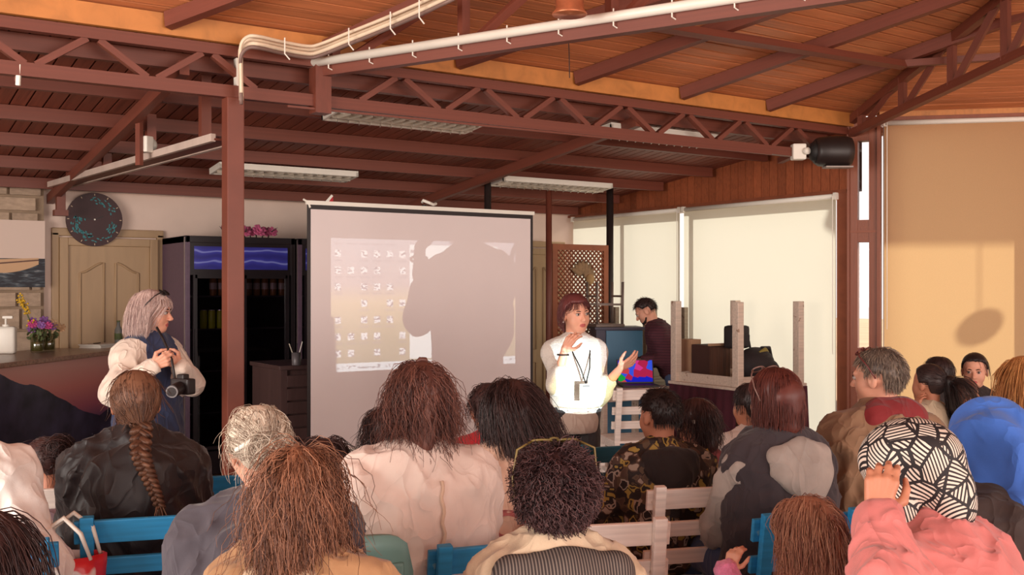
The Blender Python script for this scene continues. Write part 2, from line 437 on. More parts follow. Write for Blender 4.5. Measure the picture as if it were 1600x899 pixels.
# column under the truss
cl = empty('steel_column', (1.99, VT, 0), label='slim brown square steel column standing left of the projection screen', cat='column')
MB().box((0, 0, 1.37), (0.10, 0.10, 2.74), bevel=0.006).build('shaft', m_steel, cl)
MB().box((0, 0, 0.01), (0.2, 0.2, 0.02)).build('base_plate', m_steel, cl)
MB().box((0.03, 0, 2.87), (0.035, 0.05, 0.20)).build('cable_duct', m_white, cl)

# hip truss with white conduit
h1 = empty('hip_truss', (V1.x, V1.y, 2.9), label='brown hip truss carrying the long white conduit above the screen', cat='truss')
def hp(V, H, t, z): return Vector((V.x + H.x * t, V.y + H.y * t, z))
tp('bottom_chord', hp(V1, H1, 0, 2.955), hp(V1, H1, 4.2, 2.955), 0.06, 0.07, par=h1)
tp('top_chord', hp(V1, H1, 0, hall_z(0) - .07), hp(V1, H1, 4.2, hall_z(4.2 * .913) - .07), 0.06, 0.08, par=h1)
for i, t in enumerate((0.12, 1.05, 1.95, 2.9, 3.8)):
    tp('vertical', hp(V1, H1, t, 2.98), hp(V1, H1, t, hall_z(t * .913) - .08), 0.05, 0.05, (0, 1, 0), par=h1)
    if i < 4:
        t2 = (0.12, 1.05, 1.95, 2.9, 3.8)[i + 1]
        tp('diagonal', hp(V1, H1, t + .05, 2.98), hp(V1, H1, t2 - .05, hall_z(t2 * .913) - .1), 0.045, 0.045, (0, 1, 0), par=h1)
sidev = Vector((-H1.y, H1.x, 0)) * -1
cd = empty('light_conduit', hp(V1, H1, 0, 3.0) + sidev * 0.05, label='long white conduit clipped along the hip truss', cat='conduit')
A = hp(V1, H1, -0.05, 3.0) + sidev * .05 - cd.location; B = hp(V1, H1, 4.1, 3.0) + sidev * .05 - cd.location
MB().cyl(A, B, 0.026, n=12).build('pipe', m_white, cd, smooth=True)
for k in range(12):
    P = A.lerp(B, 0.04 + k * 0.075)
    MB().tube([P + Vector((0, 0, .04)), P + Vector((0, 0, -.045)), P + Vector((.03, 0, -.055))], 0.004, 6).build('clip', m_white, cd)

# right corner truss
h2 = empty('corner_truss', (V2.x, V2.y, 3.0), label='brown truss rising from the corner pier at the upper right', cat='truss')
def bz(t): return 2.985 + 0.088 * t
def tz(t): return hall_z(t * .915) - .05 + 0.01 * t
tp('bottom_chord', hp(V2, H2, 0.05, bz(0)), hp(V2, H2, 3.6, bz(3.6)), 0.06, 0.06, par=h2)
tp('top_chord', hp(V2, H2, 0.05, tz(0)), hp(V2, H2, 3.6, tz(3.6)), 0.06, 0.07, par=h2)
vt = (0.22, 0.85, 1.5, 2.1, 2.7, 3.3)
for i, t in enumerate(vt):
    tp('vertical', hp(V2, H2, t, bz(t)), hp(V2, H2, t, tz(t)), 0.05, 0.05, (0, 1, 0), par=h2)
    if i + 1 < len(vt):
        tp('diagonal', hp(V2, H2, t + .03, bz(t)), hp(V2, H2, vt[i + 1] - .05, tz(vt[i + 1])), 0.045, 0.045, (0, 1, 0), par=h2)

# stone pier on the back wall, left of the door
sp = MB().box((0.56, VB - .035, 1.28), (2.2, 0.07, 2.56)).build('wall_stone', M('stone_mortar', srgb(150, 128, 106), 0.95, 0.1, 8, .3, 40), kind='structure')
m_stone = M('cut_stone', srgb(178, 154, 132), 0.9, 0.16, 5, 0.4, 30, rand=0.14)
zc = 0.0; rs = random.Random(3)
while zc < 2.5:
    hgt = rs.uniform(0.13, 0.24); uu = 0.3
    hgt = min(hgt, 2.54 - zc)
    while uu < 1.64:
        ln = min(rs.uniform(0.22, 0.5), 1.64 - uu)
        if ln > 0.05: piece('stone', m_stone, sp, Vector((uu + ln / 2, VB - .075 - rs.uniform(0, .015), zc + hgt / 2)), (ln - .025, 0.05, hgt - .025))
        uu += ln
    zc += hgt
# ================================================================== FITTINGS AND FURNITURE
def on_v(px, py, v): return hit_plane(px, py, (0, v, 0), (0, 1, 0))
def on_u(px, py, u): return hit_plane(px, py, (u, 0, 0), (1, 0, 0))
def on_z(px, py, z): return hit_plane(px, py, (0, 0, z), (0, 0, 1))

def BLIND(name, col, tcol, f):
    """woven roller-blind cloth: part of the sunlight passes through"""
    t = NT(name); t.t.nodes.remove(t.b)
    tc = t.n('TexCoord'); nz = t.n('TexNoise'); nz.inputs['Scale'].default_value = 220; t.l(tc.outputs['Object'], nz.inputs['Vector'])
    c1 = t.ramp(nz.outputs['Fac'], [(0.35, dk(tcol, 0.93)), (0.65, dk(tcol, 1.05))])
    a = t.n('BsdfDiffuse'); a.inputs[0].default_value = col
    b = t.n('BsdfTranslucent'); t.l(c1, b.inputs[0])
    mx = t.n('MixShader'); mx.inputs[0].default_value = f
    t.l(a.outputs[0], mx.inputs[1]); t.l(b.outputs[0], mx.inputs[2]); t.l(mx.outputs[0], t.out.inputs['Surface']); return t.m
m_bl1 = BLIND('cream_blind_cloth', srgb(212, 204, 180), srgb(242, 243, 232), 0.42)
m_bl2 = BLIND('amber_blind_cloth', srgb(172, 134, 108), srgb(252, 214, 156), 0.42)
def blind(A, B, zt, zb, mat, label, nx):
    """roller blind hanging between two wall points"""
    A, B = Vector(A), Vector(B); mid = (A + B) / 2; o = empty('roller_blind', (mid.x, mid.y, zb), label=label, cat='blind', group='roller blinds over the tall windows')
    a, b = A - mid, B - mid; a.z = b.z = 0; nx = Vector(nx)
    cm = MB(); cm.bm.faces.new([cm.bm.verts.new(q_) for q_ in (a + Vector((0, 0, .02)), b + Vector((0, 0, .02)), b + Vector((0, 0, zt - zb)), a + Vector((0, 0, zt - zb)))]); cm.build('cloth', mat, o)
    MB().cyl(a + Vector((0, 0, zt - zb)) + nx * .0, b + Vector((0, 0, zt - zb)), 0.022, n=14).build('roller', m_white, o, True)
    MB().bar(a + Vector((0, 0, .012)), b + Vector((0, 0, .012)), 0.014, 0.024).build('bottom_bar', m_white, o)
    e = a * 1.0
    MB().box(a + Vector((0, 0, zt - zb)), (0.05, 0.03, 0.06)).build('bracket', m_white, o)
    MB().box(b + Vector((0, 0, zt - zb)), (0.05, 0.03, 0.06)).build('bracket', m_white, o)
    ch = [a * 0.985 + nx * .03 + Vector((0, 0, (zt - zb) * (1 - t))) for t in np.linspace(0, 0.65, 12)]
    MB().tube(ch, 0.0035, 6).build('pull_chain', m_white, o)
    return o
blind((UR - .04, 7.86, 0), (UR - .04, 9.66, 0), 2.455, 0.34, m_bl1, 'cream roller blind beside the back wall, behind the lattice screen', (-1, 0, 0))
blind((UR - .04, 5.90, 0), (UR - .04, 7.80, 0), 2.455, 0.34, m_bl1, 'bright cream roller blind next to the corner pier, behind the upturned table', (-1, 0, 0))
blind(OW(0.03, 0, 0.02), OW(2.56, 0, 0.02), 3.06, 0.36, m_bl2, 'wide amber roller blind right of the corner pier, shaded on its upper half', (ON.x, ON.y, 0))
blind(OW(2.62, 0, 0.02), OW(5.1, 0, 0.02), 3.06, 0.36, m_bl2, 'amber roller blind at the far right end, mostly outside the picture', (ON.x, ON.y, 0))
# garden lantern hanging under the outer eave (its round shadow falls on the amber blind)
S = hit_plane(1530, 512, OW(0, 0, 0.02), (ON.x, ON.y, 0)); G = S + TO_SUN * 1.35
ln = empty('garden_lantern', (G.x, G.y, G.z - .13), label='round lantern hanging outside the amber blind, seen as a shadow', cat='lantern')
MB().sph((0, 0, .13), 0.13, 16).build('globe', m_white, ln, True)
MB().cyl((0, 0, .25), (0, 0, 3.16 - G.z + .13), 0.006, n=6).build('cord', m_dark, ln)

# ------------------------------------------------ projection screen on tripod
SV, S0, S1, SZ0, SZ1 = 7.13, 3.00, 5.02, 0.44, 2.275
m_black = M('black_plastic', srgb(34, 24, 24), 0.5, 0.1)
m_screen = M('screen_fabric', srgb(222, 208, 206), 0.9, 0.015, 3)
sc = empty('projection_screen', ((S0 + S1) / 2, SV, 0), label='large white projection screen with black border on a tripod', cat='screen')
hw = (S1 - S0) / 2
MB().box((0, 0, (SZ0 + SZ1) / 2), (2 * hw, 0.004, SZ1 - SZ0)).build('border_cloth', m_black, sc)
MB().box((0.0, -0.003, (SZ0 + SZ1) / 2 - .015), (2 * hw - .055, 0.004, SZ1 - SZ0 - .05)).build('white_cloth', m_screen, sc)
MB().box((0, -.005, SZ0 - .02), (2 * hw + .06, 0.07, 0.07), bevel=.015).build('case', m_white, sc)
MB().box((0, -0.002, SZ1 + .008), (2 * hw + .02, 0.02, 0.03)).build('top_rail', m_white, sc)
MB().tube([(-hw - .03, 0, SZ1 + .03), (-hw + .01, 0, SZ1 + .01), (-hw + .02, -.01, SZ1 - .03)], 0.008, 6).build('hook', m_white, sc)
MB().tube([(-.02, .05, SZ1 + .06), (-.03, .02, SZ1 + .07), (.01, -.01, SZ1 + .05), (.05, .0, SZ1 + .04), (.09, .03, SZ1 + .05)], 0.012, 8).build('handle', m_white, sc)
MB().cyl((0, .06, 0.25), (0, .06, SZ1 + .04), 0.016).build('mast', m_black, sc)
for k in range(3):
    a = pi / 2 + k * 2 * pi / 3
    MB().cyl((0, .06, 0.5), (0.55 * cos(a), .06 + 0.55 * sin(a), 0.012), 0.011).build('leg', m_black, sc)
# pointed paper pennant tucked behind the screen
q = on_v(512, 310, SV + .3)
pn = empty('paper_pennant', q, label='small red and white paper pennant above the screen edge', cat='pennant')
MB().poly3([(-.05, 0, -.06), (.03, 0, .03), (.045, .0, .02), (-.02, .0, -.06)], 0.004).build('white_edge', m_white, pn)
MB().poly3([(-.02, .004, -.06), (.045, .004, .02), (.05, .004, -.06)], 0.004).build('red_field', M('red_paper', srgb(190, 40, 50), .7), pn)
MB().cyl((0, .01, -.5), (0, .01, -.05), .004, n=6).build('stick', m_black, pn)

# ------------------------------------------------ projector on a slim stand, hidden by the front rows
LP = Vector((3.667, 3.35, 0.73))
ps = empty('projector_stand', (LP.x, LP.y - .14, 0), label='slim black stand carrying the projector behind the seated rows', cat='stand')
MB().box((0, 0, .63), (.26, .26, .015), bevel=.004).build('tray', m_black, ps); MB().cyl((0, 0, .02), (0, 0, .63), .016).build('pole', m_black, ps); MB().cyl((0, 0, 0.012), (0, 0, .03), .15, .14, 24).build('base', m_black, ps)
pj = empty('projector', (LP.x, LP.y - .14, .6385), label='small white projector aimed at the screen from its stand', cat='projector')
MB().box((0, 0, .05), (.26, .2, .085), bevel=.015).build('body', m_white, pj); MB().cyl((0, .09, .09), (0, .125, .09), .026, n=20).build('lens_ring', m_black, pj)
pl = add_light('projector_beam', 'SPOT', (LP.x, LP.y, LP.z), (0, 1, 0), 1.0, (0.84, 1.0, 1.0), shadow_soft_size=0.003, spot_size=radians(80), spot_blend=0.0)
pl.rotation_euler = (pi / 2, 0, 0)      # looks along +Y, local X to the right, local Y up
pld = pl.data; pld.use_nodes = True; pld.energy = 350
class LT(NT):
    def __init__(s, tree): s.t = tree
t = LT(pld.node_tree); em = t.t.nodes['Emission']
tc = t.n('TexCoord'); sx = t.n('SeparateXYZ'); t.l(tc.outputs['Normal'], sx.inputs[0])
dz = t.math('ABSOLUTE', sx.outputs[2])
gx = t.math('DIVIDE', sx.outputs[0], dz); gy = t.math('DIVIDE', sx.outputs[1], dz)
X0, X1, Y0, Y1 = (3.185 - LP.x) / (SV - LP.y), (4.84 - LP.x) / (SV - LP.y), (1.03 - LP.z) / (SV - LP.y), (2.03 - LP.z) / (SV - LP.y)
U = t.math('DIVIDE', t.math('SUBTRACT', gx, X0), X1 - X0); V = t.math('DIVIDE', t.math('SUBTRACT', gy, Y0), Y1 - Y0)
def rect(u0, u1, v0, v1):
    a = t.math('MULTIPLY', t.math('GREATER_THAN', U, u0), t.math('LESS_THAN', U, u1))
    b = t.math('MULTIPLY', t.math('GREATER_THAN', V, v0), t.math('LESS_THAN', V, v1))
    return t.math('MULTIPLY', a, b)
cv = t.n('CombineXYZ'); t.l(U, cv.inputs[0]); t.l(V, cv.inputs[1])
desk = t.ramp(V, [(0.0, (0.22, 0.24, 0.12, 1)), (0.3, (0.36, 0.32, 0.12, 1)), (0.52, (0.62, 0.48, 0.22, 1)), (0.66, (0.42, 0.36, 0.40, 1)), (1.0, (0.36, 0.40, 0.50, 1))])
nz = t.n('TexNoise'); nz.inputs['Scale'].default_value = 4.0; t.l(cv.outputs[0], nz.inputs['Vector'])
desk = t.mix(t.math('MULTIPLY', nz.outputs['Fac'], 0.3), desk, (0.9, 0.7, 0.5, 1))
# icon grid on the desktop: seven rows, six columns
gu = t.math('MULTIPLY', U, 15.2); gv = t.math('MULTIPLY', t.math('SUBTRACT', V, 0.06), 8.0)
fu = t.math('FRACT', gu); fv = t.math('FRACT', gv)
cell = t.n('CombineXYZ'); t.l(t.math('FLOOR', gu), cell.inputs[0]); t.l(t.math('FLOOR', gv), cell.inputs[1])
wn1 = t.n('TexWhiteNoise'); t.l(cell.outputs[0], wn1.inputs['Vector'])
def band(x, a, b): return t.math('MULTIPLY', t.math('GREATER_THAN', x, a), t.math('LESS_THAN', x, b))
has = t.math('GREATER_THAN', wn1.outputs['Value'], 0.36)
inner = t.n('TexNoise'); inner.inputs['Scale'].default_value = 60.0; t.l(cv.outputs[0], inner.inputs['Vector'])
icon = t.math('MULTIPLY', t.math('MULTIPLY', band(fu, .26, .74), band(fv, .40, .82)), has)
capt = t.math('MULTIPLY', t.math('MULTIPLY', band(fu, .12, .88), band(fv, .16, .24)), has)
area = rect(0.02, 0.385, 0.09, 0.98)
iconc = t.mix(t.math('GREATER_THAN', inner.outputs['Fac'], .47), (0.10, 0.10, 0.16, 1), (1.0, 1.0, 1.0, 1))
desk = t.mix(t.math('MULTIPLY', icon, area), desk, iconc)
desk = t.mix(t.math('MULTIPLY', t.math('MULTIPLY', capt, area), 0.7), desk, (0.2, 0.2, 0.25, 1))
desk = t.mix(rect(0.40, 0.893, 0.075, 0.965), desk, (0.92, 1.0, 1.0, 1))       # open white window
desk = t.mix(rect(0.405, 0.44, 0.90, 0.925), desk, (0.3, 0.3, 0.34, 1))
bar = rect(0.0, 1.0, 0.0, 0.062)
desk = t.mix(bar, desk, (0.86, 0.95, 1.0, 1))
tray = t.math('MULTIPLY', t.math('MULTIPLY', bar, band(V, .018, .045)), t.math('GREATER_THAN', inner.outputs['Fac'], 0.56))
desk = t.mix(tray, desk, (0.2, 0.25, 0.3, 1))
final = t.mix(rect(0, 1, 0, 1), (0, 0, 0, 1), desk)
t.l(final, em.inputs['Color']); em.inputs['Strength'].default_value = 1.0

# ------------------------------------------------ back wall: doors, clock, picture
m_door = WOOD('tan_door', srgb(168, 138, 104), .5, .02, stretch=(14, 14, 1.5), contrast=.1, bump=.08)
def door(name, u0, u1, zt, fr=0.07, panels=True):
    o = empty(name, ((u0 + u1) / 2, VB, 0), kind='structure'); w = (u1 - u0) / 2
    MB().box((0, -.02, zt / 2), (2 * w, .05, zt), bevel=.004).build('leaf', m_door, o)
    fm = MB()
    for s in (-1, 1): fm.box((s * (w + fr / 2), -.03, (zt + fr) / 2), (fr, .08, zt + fr), bevel=.006)
    fm.box((0, -.03, zt + fr / 2), (2 * w, .08, fr), bevel=.006); fm.build('door_frame', m_door, o)
    fm = MB()
    for s in (-1, 1): fm.box((s * (w + fr + .03), -.012, (zt + fr) / 2), (.06, .05, zt + fr + .09), bevel=.008)
    fm.box((0, -.012, zt + fr + .05), (2 * w + 2 * fr + .12, .05, .07), bevel=.008); fm.build('architrave', m_door, o)
    if panels:
        for s in (-1, 1):
            x0, x1 = s * .05, s * (w - .1)
            pts = [(x0, .95), (x1, .95), (x1, zt - .24)] + [(x1 + (x0 - x1) * k / 8, zt - .24 + .09 * (0.5 - 0.5 * cos(pi * k / 8))) for k in range(1, 9)]
            MB().tube([(p[0], -.047, p[1]) for p in pts], .011, 6, closed=True).build('panel_moulding', m_door, o, True)
            MB().tube([(p[0], -.047, p[1]) for p in [(x0, .2), (x1, .2), (x1, .8), (x0, .8)]], .011, 6, closed=True).build('panel_moulding', m_door, o, True)
        MB().cyl((w - .07, -.05, 1.02), (w - .07, -.1, 1.02), .012).cyl((w - .07, -.095, 1.02), (w - .19, -.095, 1.02), .01).build('door_handle', M('dull_brass', srgb(150, 120, 70), .35, metal=.8), o, True)
    return o
door('door_1', 1.86, 2.56, 2.03)
door('door_2', 6.70, 7.20, 2.04)

ck = empty('wall_clock', on_v(147, 343.5, VB - .075), label='round dark wall clock with turquoise leaf pattern above the door', cat='clock')
m_ckd = M('dark_clock_face', srgb(62, 36, 38), .6, .12, 10); m_leaf = M('turquoise_paint', srgb(52, 128, 134), .6, .25, 40)
R = .238
MB().cyl((0, 0, 0), (0, -.022, 0), R, n=64).build('face', m_ckd, ck); MB().cyl((0, .075, .0), (0, 0, 0), .03, n=12).build('wall_mount', m_black, ck)
for k in range(12):
    a = k * pi / 6; d = Vector((sin(a), 0, cos(a)))
    MB().bar(d * (R - .026) + Vector((0, -.024, 0)), d * (R - .01) + Vector((0, -.024, 0)), .006, .004, (0, 1, 0)).build('hour_mark', M('clock_mark', srgb(205, 180, 150), .6), ck)
rl = random.Random(5)
def leaf_mb(mb, x, z, a, l, w):
    pts = [(-l, 0), (-l * .4, w), (l * .3, w * .8), (l, 0), (l * .3, -w * .8), (-l * .4, -w)]
    mb.poly3([(x + p[0] * cos(a) - p[1] * sin(a), -.0235, z + p[0] * sin(a) + p[1] * cos(a)) for p in pts], .002)
for (a0, a1, rm, n, spread) in ((100, 20, .17, 22, .028), (352, 318, .16, 16, .03), (262, 190, .165, 34, .035), (188, 172, .13, 14, .05), (318, 262, .185, 8, .015)):
    for k in range(n):
        a = radians(a0 + (a1 - a0) * (k + .5) / n); r = rm + rl.uniform(-spread, spread)
        mb = MB(); leaf_mb(mb, r * cos(a), r * sin(a), a + pi / 2 + rl.uniform(-.6, .6), rl.uniform(.010, .017), rl.uniform(.004, .007))
        mb.build('leaf', m_leaf, ck)
MB().bar((0, -.026, 0), (-.11, -.026, .012), .006, .003, (0, 1, 0)).build('minute_hand', m_black, ck)
MB().bar((0, -.028, 0), (.07, -.028, .03), .008, .003, (0, 1, 0)).build('hour_hand', m_black, ck)
MB().cyl((0, -.022, 0), (0, -.032, 0), .007).build('hub', m_white, ck)

# picture of a boat
pA, pB = on_v(-40, 342, VB - .125), on_v(70, 449, VB - .125)
t = NT('boat_print'); tc = t.n('TexCoord'); sx = t.n('SeparateXYZ'); t.l(tc.outputs['Object'], sx.inputs[0])
x, z = sx.outputs[0], sx.outputs[2]
mp = t.n('Mapping'); mp.inputs['Scale'].default_value = (9, 1, 42); t.l(tc.outputs['Object'], mp.inputs['Vector']); nz = t.n('TexNoise'); nz.inputs['Scale'].default_value = 1.2; nz.inputs['Detail'].default_value = 5; t.l(mp.outputs[0], nz.inputs['Vector'])
sea = t.ramp(nz.outputs['Fac'], [(0.45, srgb(34, 34, 42)), (0.6, srgb(70, 78, 86)), (0.72, srgb(150, 150, 148))])
hh = (pA.z - pB.z) / 2
skyc = t.mix(t.math('GREATER_THAN', z, -.04), sea, srgb(214, 190, 176))
hull_top = t.math('ADD', t.math('MULTIPLY', x, 0.05), -0.045); hull_bot = t.math('ADD', t.math('MULTIPLY', t.math('MULTIPLY', x, x), .9), t.math('MULTIPLY_ADD', x, .12, -.16))
hull = t.math('MULTIPLY', t.math('LESS_THAN', z, hull_top), t.math('GREATER_THAN', z, hull_bot)); hull = t.math('MULTIPLY', hull, t.math('LESS_THAN', x, .22))
stripe = t.math('MULTIPLY', hull, t.math('LESS_THAN', t.math('ABSOLUTE', t.math('SUBTRACT', z, t.math('MULTIPLY_ADD', x, .1, -.075))), .006))
c = t.mix(hull, skyc, srgb(200, 160, 122)); c = t.mix(stripe, c, srgb(96, 62, 50)); t.l(c, t.b.inputs['Base Color']); t.b.inputs['Roughness'].default_value = .6
pc = empty('boat_picture', ((pA.x + pB.x) / 2, VB - .125, (pA.z + pB.z) / 2), label='unframed canvas picture of a boat on dark water, on the stone wall', cat='picture')
MB().box((0, 0, 0), (pB.x - pA.x, .02, 2 * hh)).build('canvas', t.m, pc)
MB().box((0, .013, 0), (pB.x - pA.x - .04, .02, 2 * hh - .04)).build('stretcher', m_timber, pc)

# ------------------------------------------------ drinks coolers
m_fr = M('cooler_black', srgb(30, 22, 26), .35, .1); m_frs = M('cooler_purple_lit_side', srgb(96, 74, 92), .45, .1, 30)  # purple light on the black cooler's left side is put into its colour
m_cg = GLASS('cooler_glass', (.55, .5, .55, 1), .3)
def header_mat():
    t = NT('blue_header'); tc = t.n('TexCoord'); nz = t.n('TexWave', wave_type='RINGS'); nz.inputs['Scale'].default_value = 3.2; nz.inputs['Distortion'].default_value = 5; nz.inputs['Detail'].default_value = 2
    t.l(tc.outputs['Object'], nz.inputs['Vector'])
    c = t.ramp(nz.outputs['Fac'], [(0.0, srgb(46, 44, 120)), (0.9, srgb(58, 58, 150)), (1.0, srgb(120, 126, 190))]); t.l(c, t.b.inputs['Base Color'])
    t.l(c, t.b.inputs['Emission Color']); t.b.inputs['Emission Strength'].default_value = .12; t.b.inputs['Roughness'].default_value = .3; return t.m
m_hd = header_mat()
FV, FZ = 9.0, 2.11
def cooler(u0, u1, label):
    o = empty('drinks_cooler', ((u0 + u1) / 2, (FV + 9.72) / 2, 0), label=label, cat='cooler', group='upright drinks coolers by the back wall'); w = (u1 - u0) / 2; d = (9.72 - FV) / 2
    for s, mt in ((-1, m_frs), (1, m_fr)): MB().box((s * (w - .02), 0, FZ / 2 + .03), (.04, 2 * d, FZ - .06), bevel=.004).build('side_panel', mt, o)
    MB().box((0, d - .02, FZ / 2), (2 * w - .08, .04, FZ - .1)).build('back_panel', m_fr, o)
    MB().box((0, 0, FZ - .03), (2 * w, 2 * d, .06), bevel=.004).build('top_panel', m_fr, o)
    MB().box((0, 0, .12), (2 * w - .08, 2 * d - .02, .2)).build('plinth', m_fr, o)
    MB().box((0, -d + .02, FZ - .20), (2 * w - .08, .03, .28)).build('header_frame', m_fr, o)
    n = 2 if w > .4 else 1
    for k in range(n):
        hwid = (2 * w - .12) / n; xc = -w + .06 + hwid * (k + .5)
        MB().box((xc, -d, FZ - .19), (hwid - .03, .012, .20)).build('header_sign', m_hd, o)
        dr = MB(); dh = FZ - .34 - .24
        for s in (-1, 1): dr.box((xc + s * (hwid / 2 - .02), -d + .0, .24 + dh / 2), (.035, .03, dh))
        for zz in (.255, .24 + dh - .015): dr.box((xc, -d, zz), (hwid - .04, .03, .03))
        dd = dr.build('door', m_fr, o)
        MB().box((xc, -d + .004, .24 + dh / 2), (hwid - .07, .006, dh - .05)).build('glass', m_cg, dd)
        MB().bar((xc - (hwid / 2 - .02), -d - .03, 1.0), (xc - (hwid / 2 - .02), -d - .03, 1.3), .02, .02, (0, 1, 0)).build('handle', m_fr, dd)
    for z in (.55, .92, 1.29, 1.58): MB().box((0, 0.02, z), (2 * w - .1, 2 * d - .12, .012)).build('shelf', M('grey_shelf', srgb(80, 76, 78), .5), o)
    MB().box((-w - .002, -d + .02, FZ / 2), (.012, .012, FZ - .02)).build('edge_strip', M('cooler_edge', srgb(130, 116, 112), .4, metal=.4), o)
    return o
cooler(2.67, 3.67, 'wide black double cooler with purple-lit side and blue header, behind the column')
cooler(3.70, 4.45, 'narrower black cooler half hidden behind the projection screen')
def bottle_proto(name, mat, capm, h, r, label, grp, cat='bottle'):
    o = empty(name, (0, 0, 0), label=label, cat=cat, group=grp)
    MB().lathe((0, 0, 0), [(r * .9, 0), (r, .01), (r, h * .62), (r * .45, h * .8), (r * .4, h * .95)], 14).build('body', mat, o, True)
    MB().cyl((0, 0, h * .95), (0, 0, h), r * .45, n=10).build('cap', capm, o)
    MB().cyl((0, 0, h * .25), (0, 0, h * .5), r * 1.03, n=14, caps=False).build('wrapper', capm, o)
    return o
def can_proto(name, mat, label, grp):
    o = empty(name, (0, 0, 0), label=label, cat='can', group=grp); MB().lathe((0, 0, 0), [(.026, 0), (.031, .008), (.031, .15), (.026, .162)], 14).build('body', mat, o, True); MB().cyl((0, 0, .16), (0, 0, .165), .026, n=14).build('lid', M('can_lid', srgb(190, 190, 190), .3, metal=.9), o); return o
m_can = M('lime_can', srgb(190, 210, 50), .35, .05)
pr = can_proto('drink_can', m_can, 'lime green drink can on the middle shelf of the wide cooler', 'lime cans in the cooler'); first = True; NB = 0
for px in (318, 331, 344, 357, 370):
    q = on_v(px, 500, FV + .10); o = pr if first else copy_tree(pr); first = False; o.location = (q.x, q.y, 1.2965); o['label'] = 'lime green drink can in the wide cooler, %s from the left' % ('first', 'second', 'third', 'fourth', 'fifth')[NB]; NB += 1
m_amb = M('amber_bottle', srgb(150, 110, 60), .2, .2); m_bcap = M('bottle_cap', srgb(200, 190, 170), .4)
pr = bottle_proto('drink_bottle', m_amb, m_bcap, .23, .032, 'amber drink bottle standing on the upper shelf of the wide cooler', 'bottles in the cooler'); first = True; NB = 0
for px in (333, 346, 388, 401, 414, 427, 440):
    q = on_v(px, 440, FV + .12); o = pr if first else copy_tree(pr); first = False; o.location = (q.x, q.y, 1.5865); o['label'] = 'amber drink bottle on the upper cooler shelf, %s from the left' % ('first', 'second', 'third', 'fourth', 'fifth', 'sixth', 'seventh')[NB]; NB += 1

# silk flowers on top of the cooler
m_pink = M('pink_petal', srgb(196, 92, 132), .7, .25, 20); m_stem = M('dark_leaf', srgb(60, 48, 44), .7, .2)
def blossom(par, c, r, mat, rg, n=9, name='blossom'):
    mb = MB()
    for ring, (rr, tilt) in enumerate(((1.0, .35), (.62, .8))):
        for k in range(n):
            a = 2 * pi * k / n + ring * .4 + rg.uniform(-.15, .15)
            rot = Matrix.Rotation(radians(55), 3, 'X') @ Matrix.Rotation(a, 3, 'Z') @ Matrix.Rotation(-tilt, 3, 'Y')
            mb.sph(Vector(c) + rot @ Vector((r * rr * .55, 0, 0)), (r * rr * .55, r * rr * .34, r * .12), 6, rot)
    mb.sph(c, r * .25, 6); return mb.build(name, mat, par, True)
q = on_v(388, 366, FV + .12)
fw = empty('silk_flowers', (q.x, q.y, FZ), label='bunch of pink silk flowers lying on the wide cooler', cat='flowers'); rg = random.Random(11)
for k, x in enumerate((-.19, -.12, -.05, .02, .09, .16, .22)): blossom(fw, (x, rg.uniform(-.04, .04), .045 + rg.uniform(0, .03)), rg.uniform(.055, .07), m_pink if k not in (0, 1) else M('wine_petal', srgb(110, 48, 66), .7, .2), rg)
for k in range(8): MB().tube([(-.2 + k * .055, 0, .005), (-.22 + k * .06, rg.uniform(-.05, .02), .05), (-.26 + k * .075, rg.uniform(-.06, .02), .10)], [.006, .008, .001], 5).build('leaf_stem', m_stem, fw)

# ------------------------------------------------ drawer chest with pen cup
m_chest = WOOD('dark_chest', srgb(74, 52, 50), .5, .05, stretch=(20, 20, 3), contrast=.25)
cb = empty('drawer_chest', (3.36, 7.98, 0), label='dark wooden chest with slatted drawers beside the screen', cat='chest')
MB().box((0, .015, .52), (.70, .61, 1.0), bevel=.006).build('body', m_chest, cb)
MB().box((0, 0, 1.035), (.74, .66, .035), bevel=.006).build('top', m_chest, cb)
for k in range(9):
    dd = MB().box((0, -.30, .095 + k * .104), (.60, .03, .092), bevel=.004).build('drawer', m_chest, cb); MB().box((0, -.32, .095 + k * .104 + .03), (.12, .02, .012)).build('handle', m_black, dd)
for s in (-1, 1): MB().box((s * .325, -.30, .52), (.05, .03, 1.0)).build('stile', m_chest, cb)
pcup = empty('pen_cup', on_z(463, 571, 1.0535), label='dark cup of pens standing on the drawer chest', cat='cup')
MB().lathe((0, 0, 0), [(.033, 0), (.035, .005), (.037, .10), (.033, .10), (.031, .01)], 16).build('cup', M('grey_cup', srgb(90, 84, 86), .4), pcup, True)
for k, (a, l) in enumerate(((.3, .17), (-.35, .16), (.1, .15))): MB().cyl((0, 0, .01), (sin(a) * l, .01 * k, cos(a) * l + .02), .004, n=8).build('pen', [m_white, m_bcap, m_black][k], pcup)

# ------------------------------------------------ counter with painted front
cA, cB = W(-150, 6.15, z=0), W(186, 8.62, z=0); dv = (cB - cA); Lc2 = dv.length; dv.normalize(); nn = Vector((-dv.y, dv.x, 0))
if nn.dot(Vector((0, 0, 0)) - cA) > 0: nn = -nn
rotc = Matrix((dv, nn, Vector((0, 0, 1)))).transposed()
t = NT('sunset_mural'); tc = t.n('TexCoord'); sx = t.n('SeparateXYZ'); t.l(tc.outputs['Object'], sx.inputs[0]); x, z = sx.outputs[0], sx.outputs[2]
nz = t.n('TexNoise', noise_dimensions='1D'); nz.inputs['Scale'].default_value = 1.6; nz.inputs['Detail'].default_value = 7; nz.inputs['Roughness'].default_value = .45; t.l(x, nz.inputs['W'])
sky = t.ramp(t.math('MULTIPLY_ADD', z, 1.0, .5), [(0.55, srgb(92, 70, 104)), (0.68, srgb(170, 92, 112)), (0.85, srgb(206, 128, 122)), (1.0, srgb(205, 150, 140))])
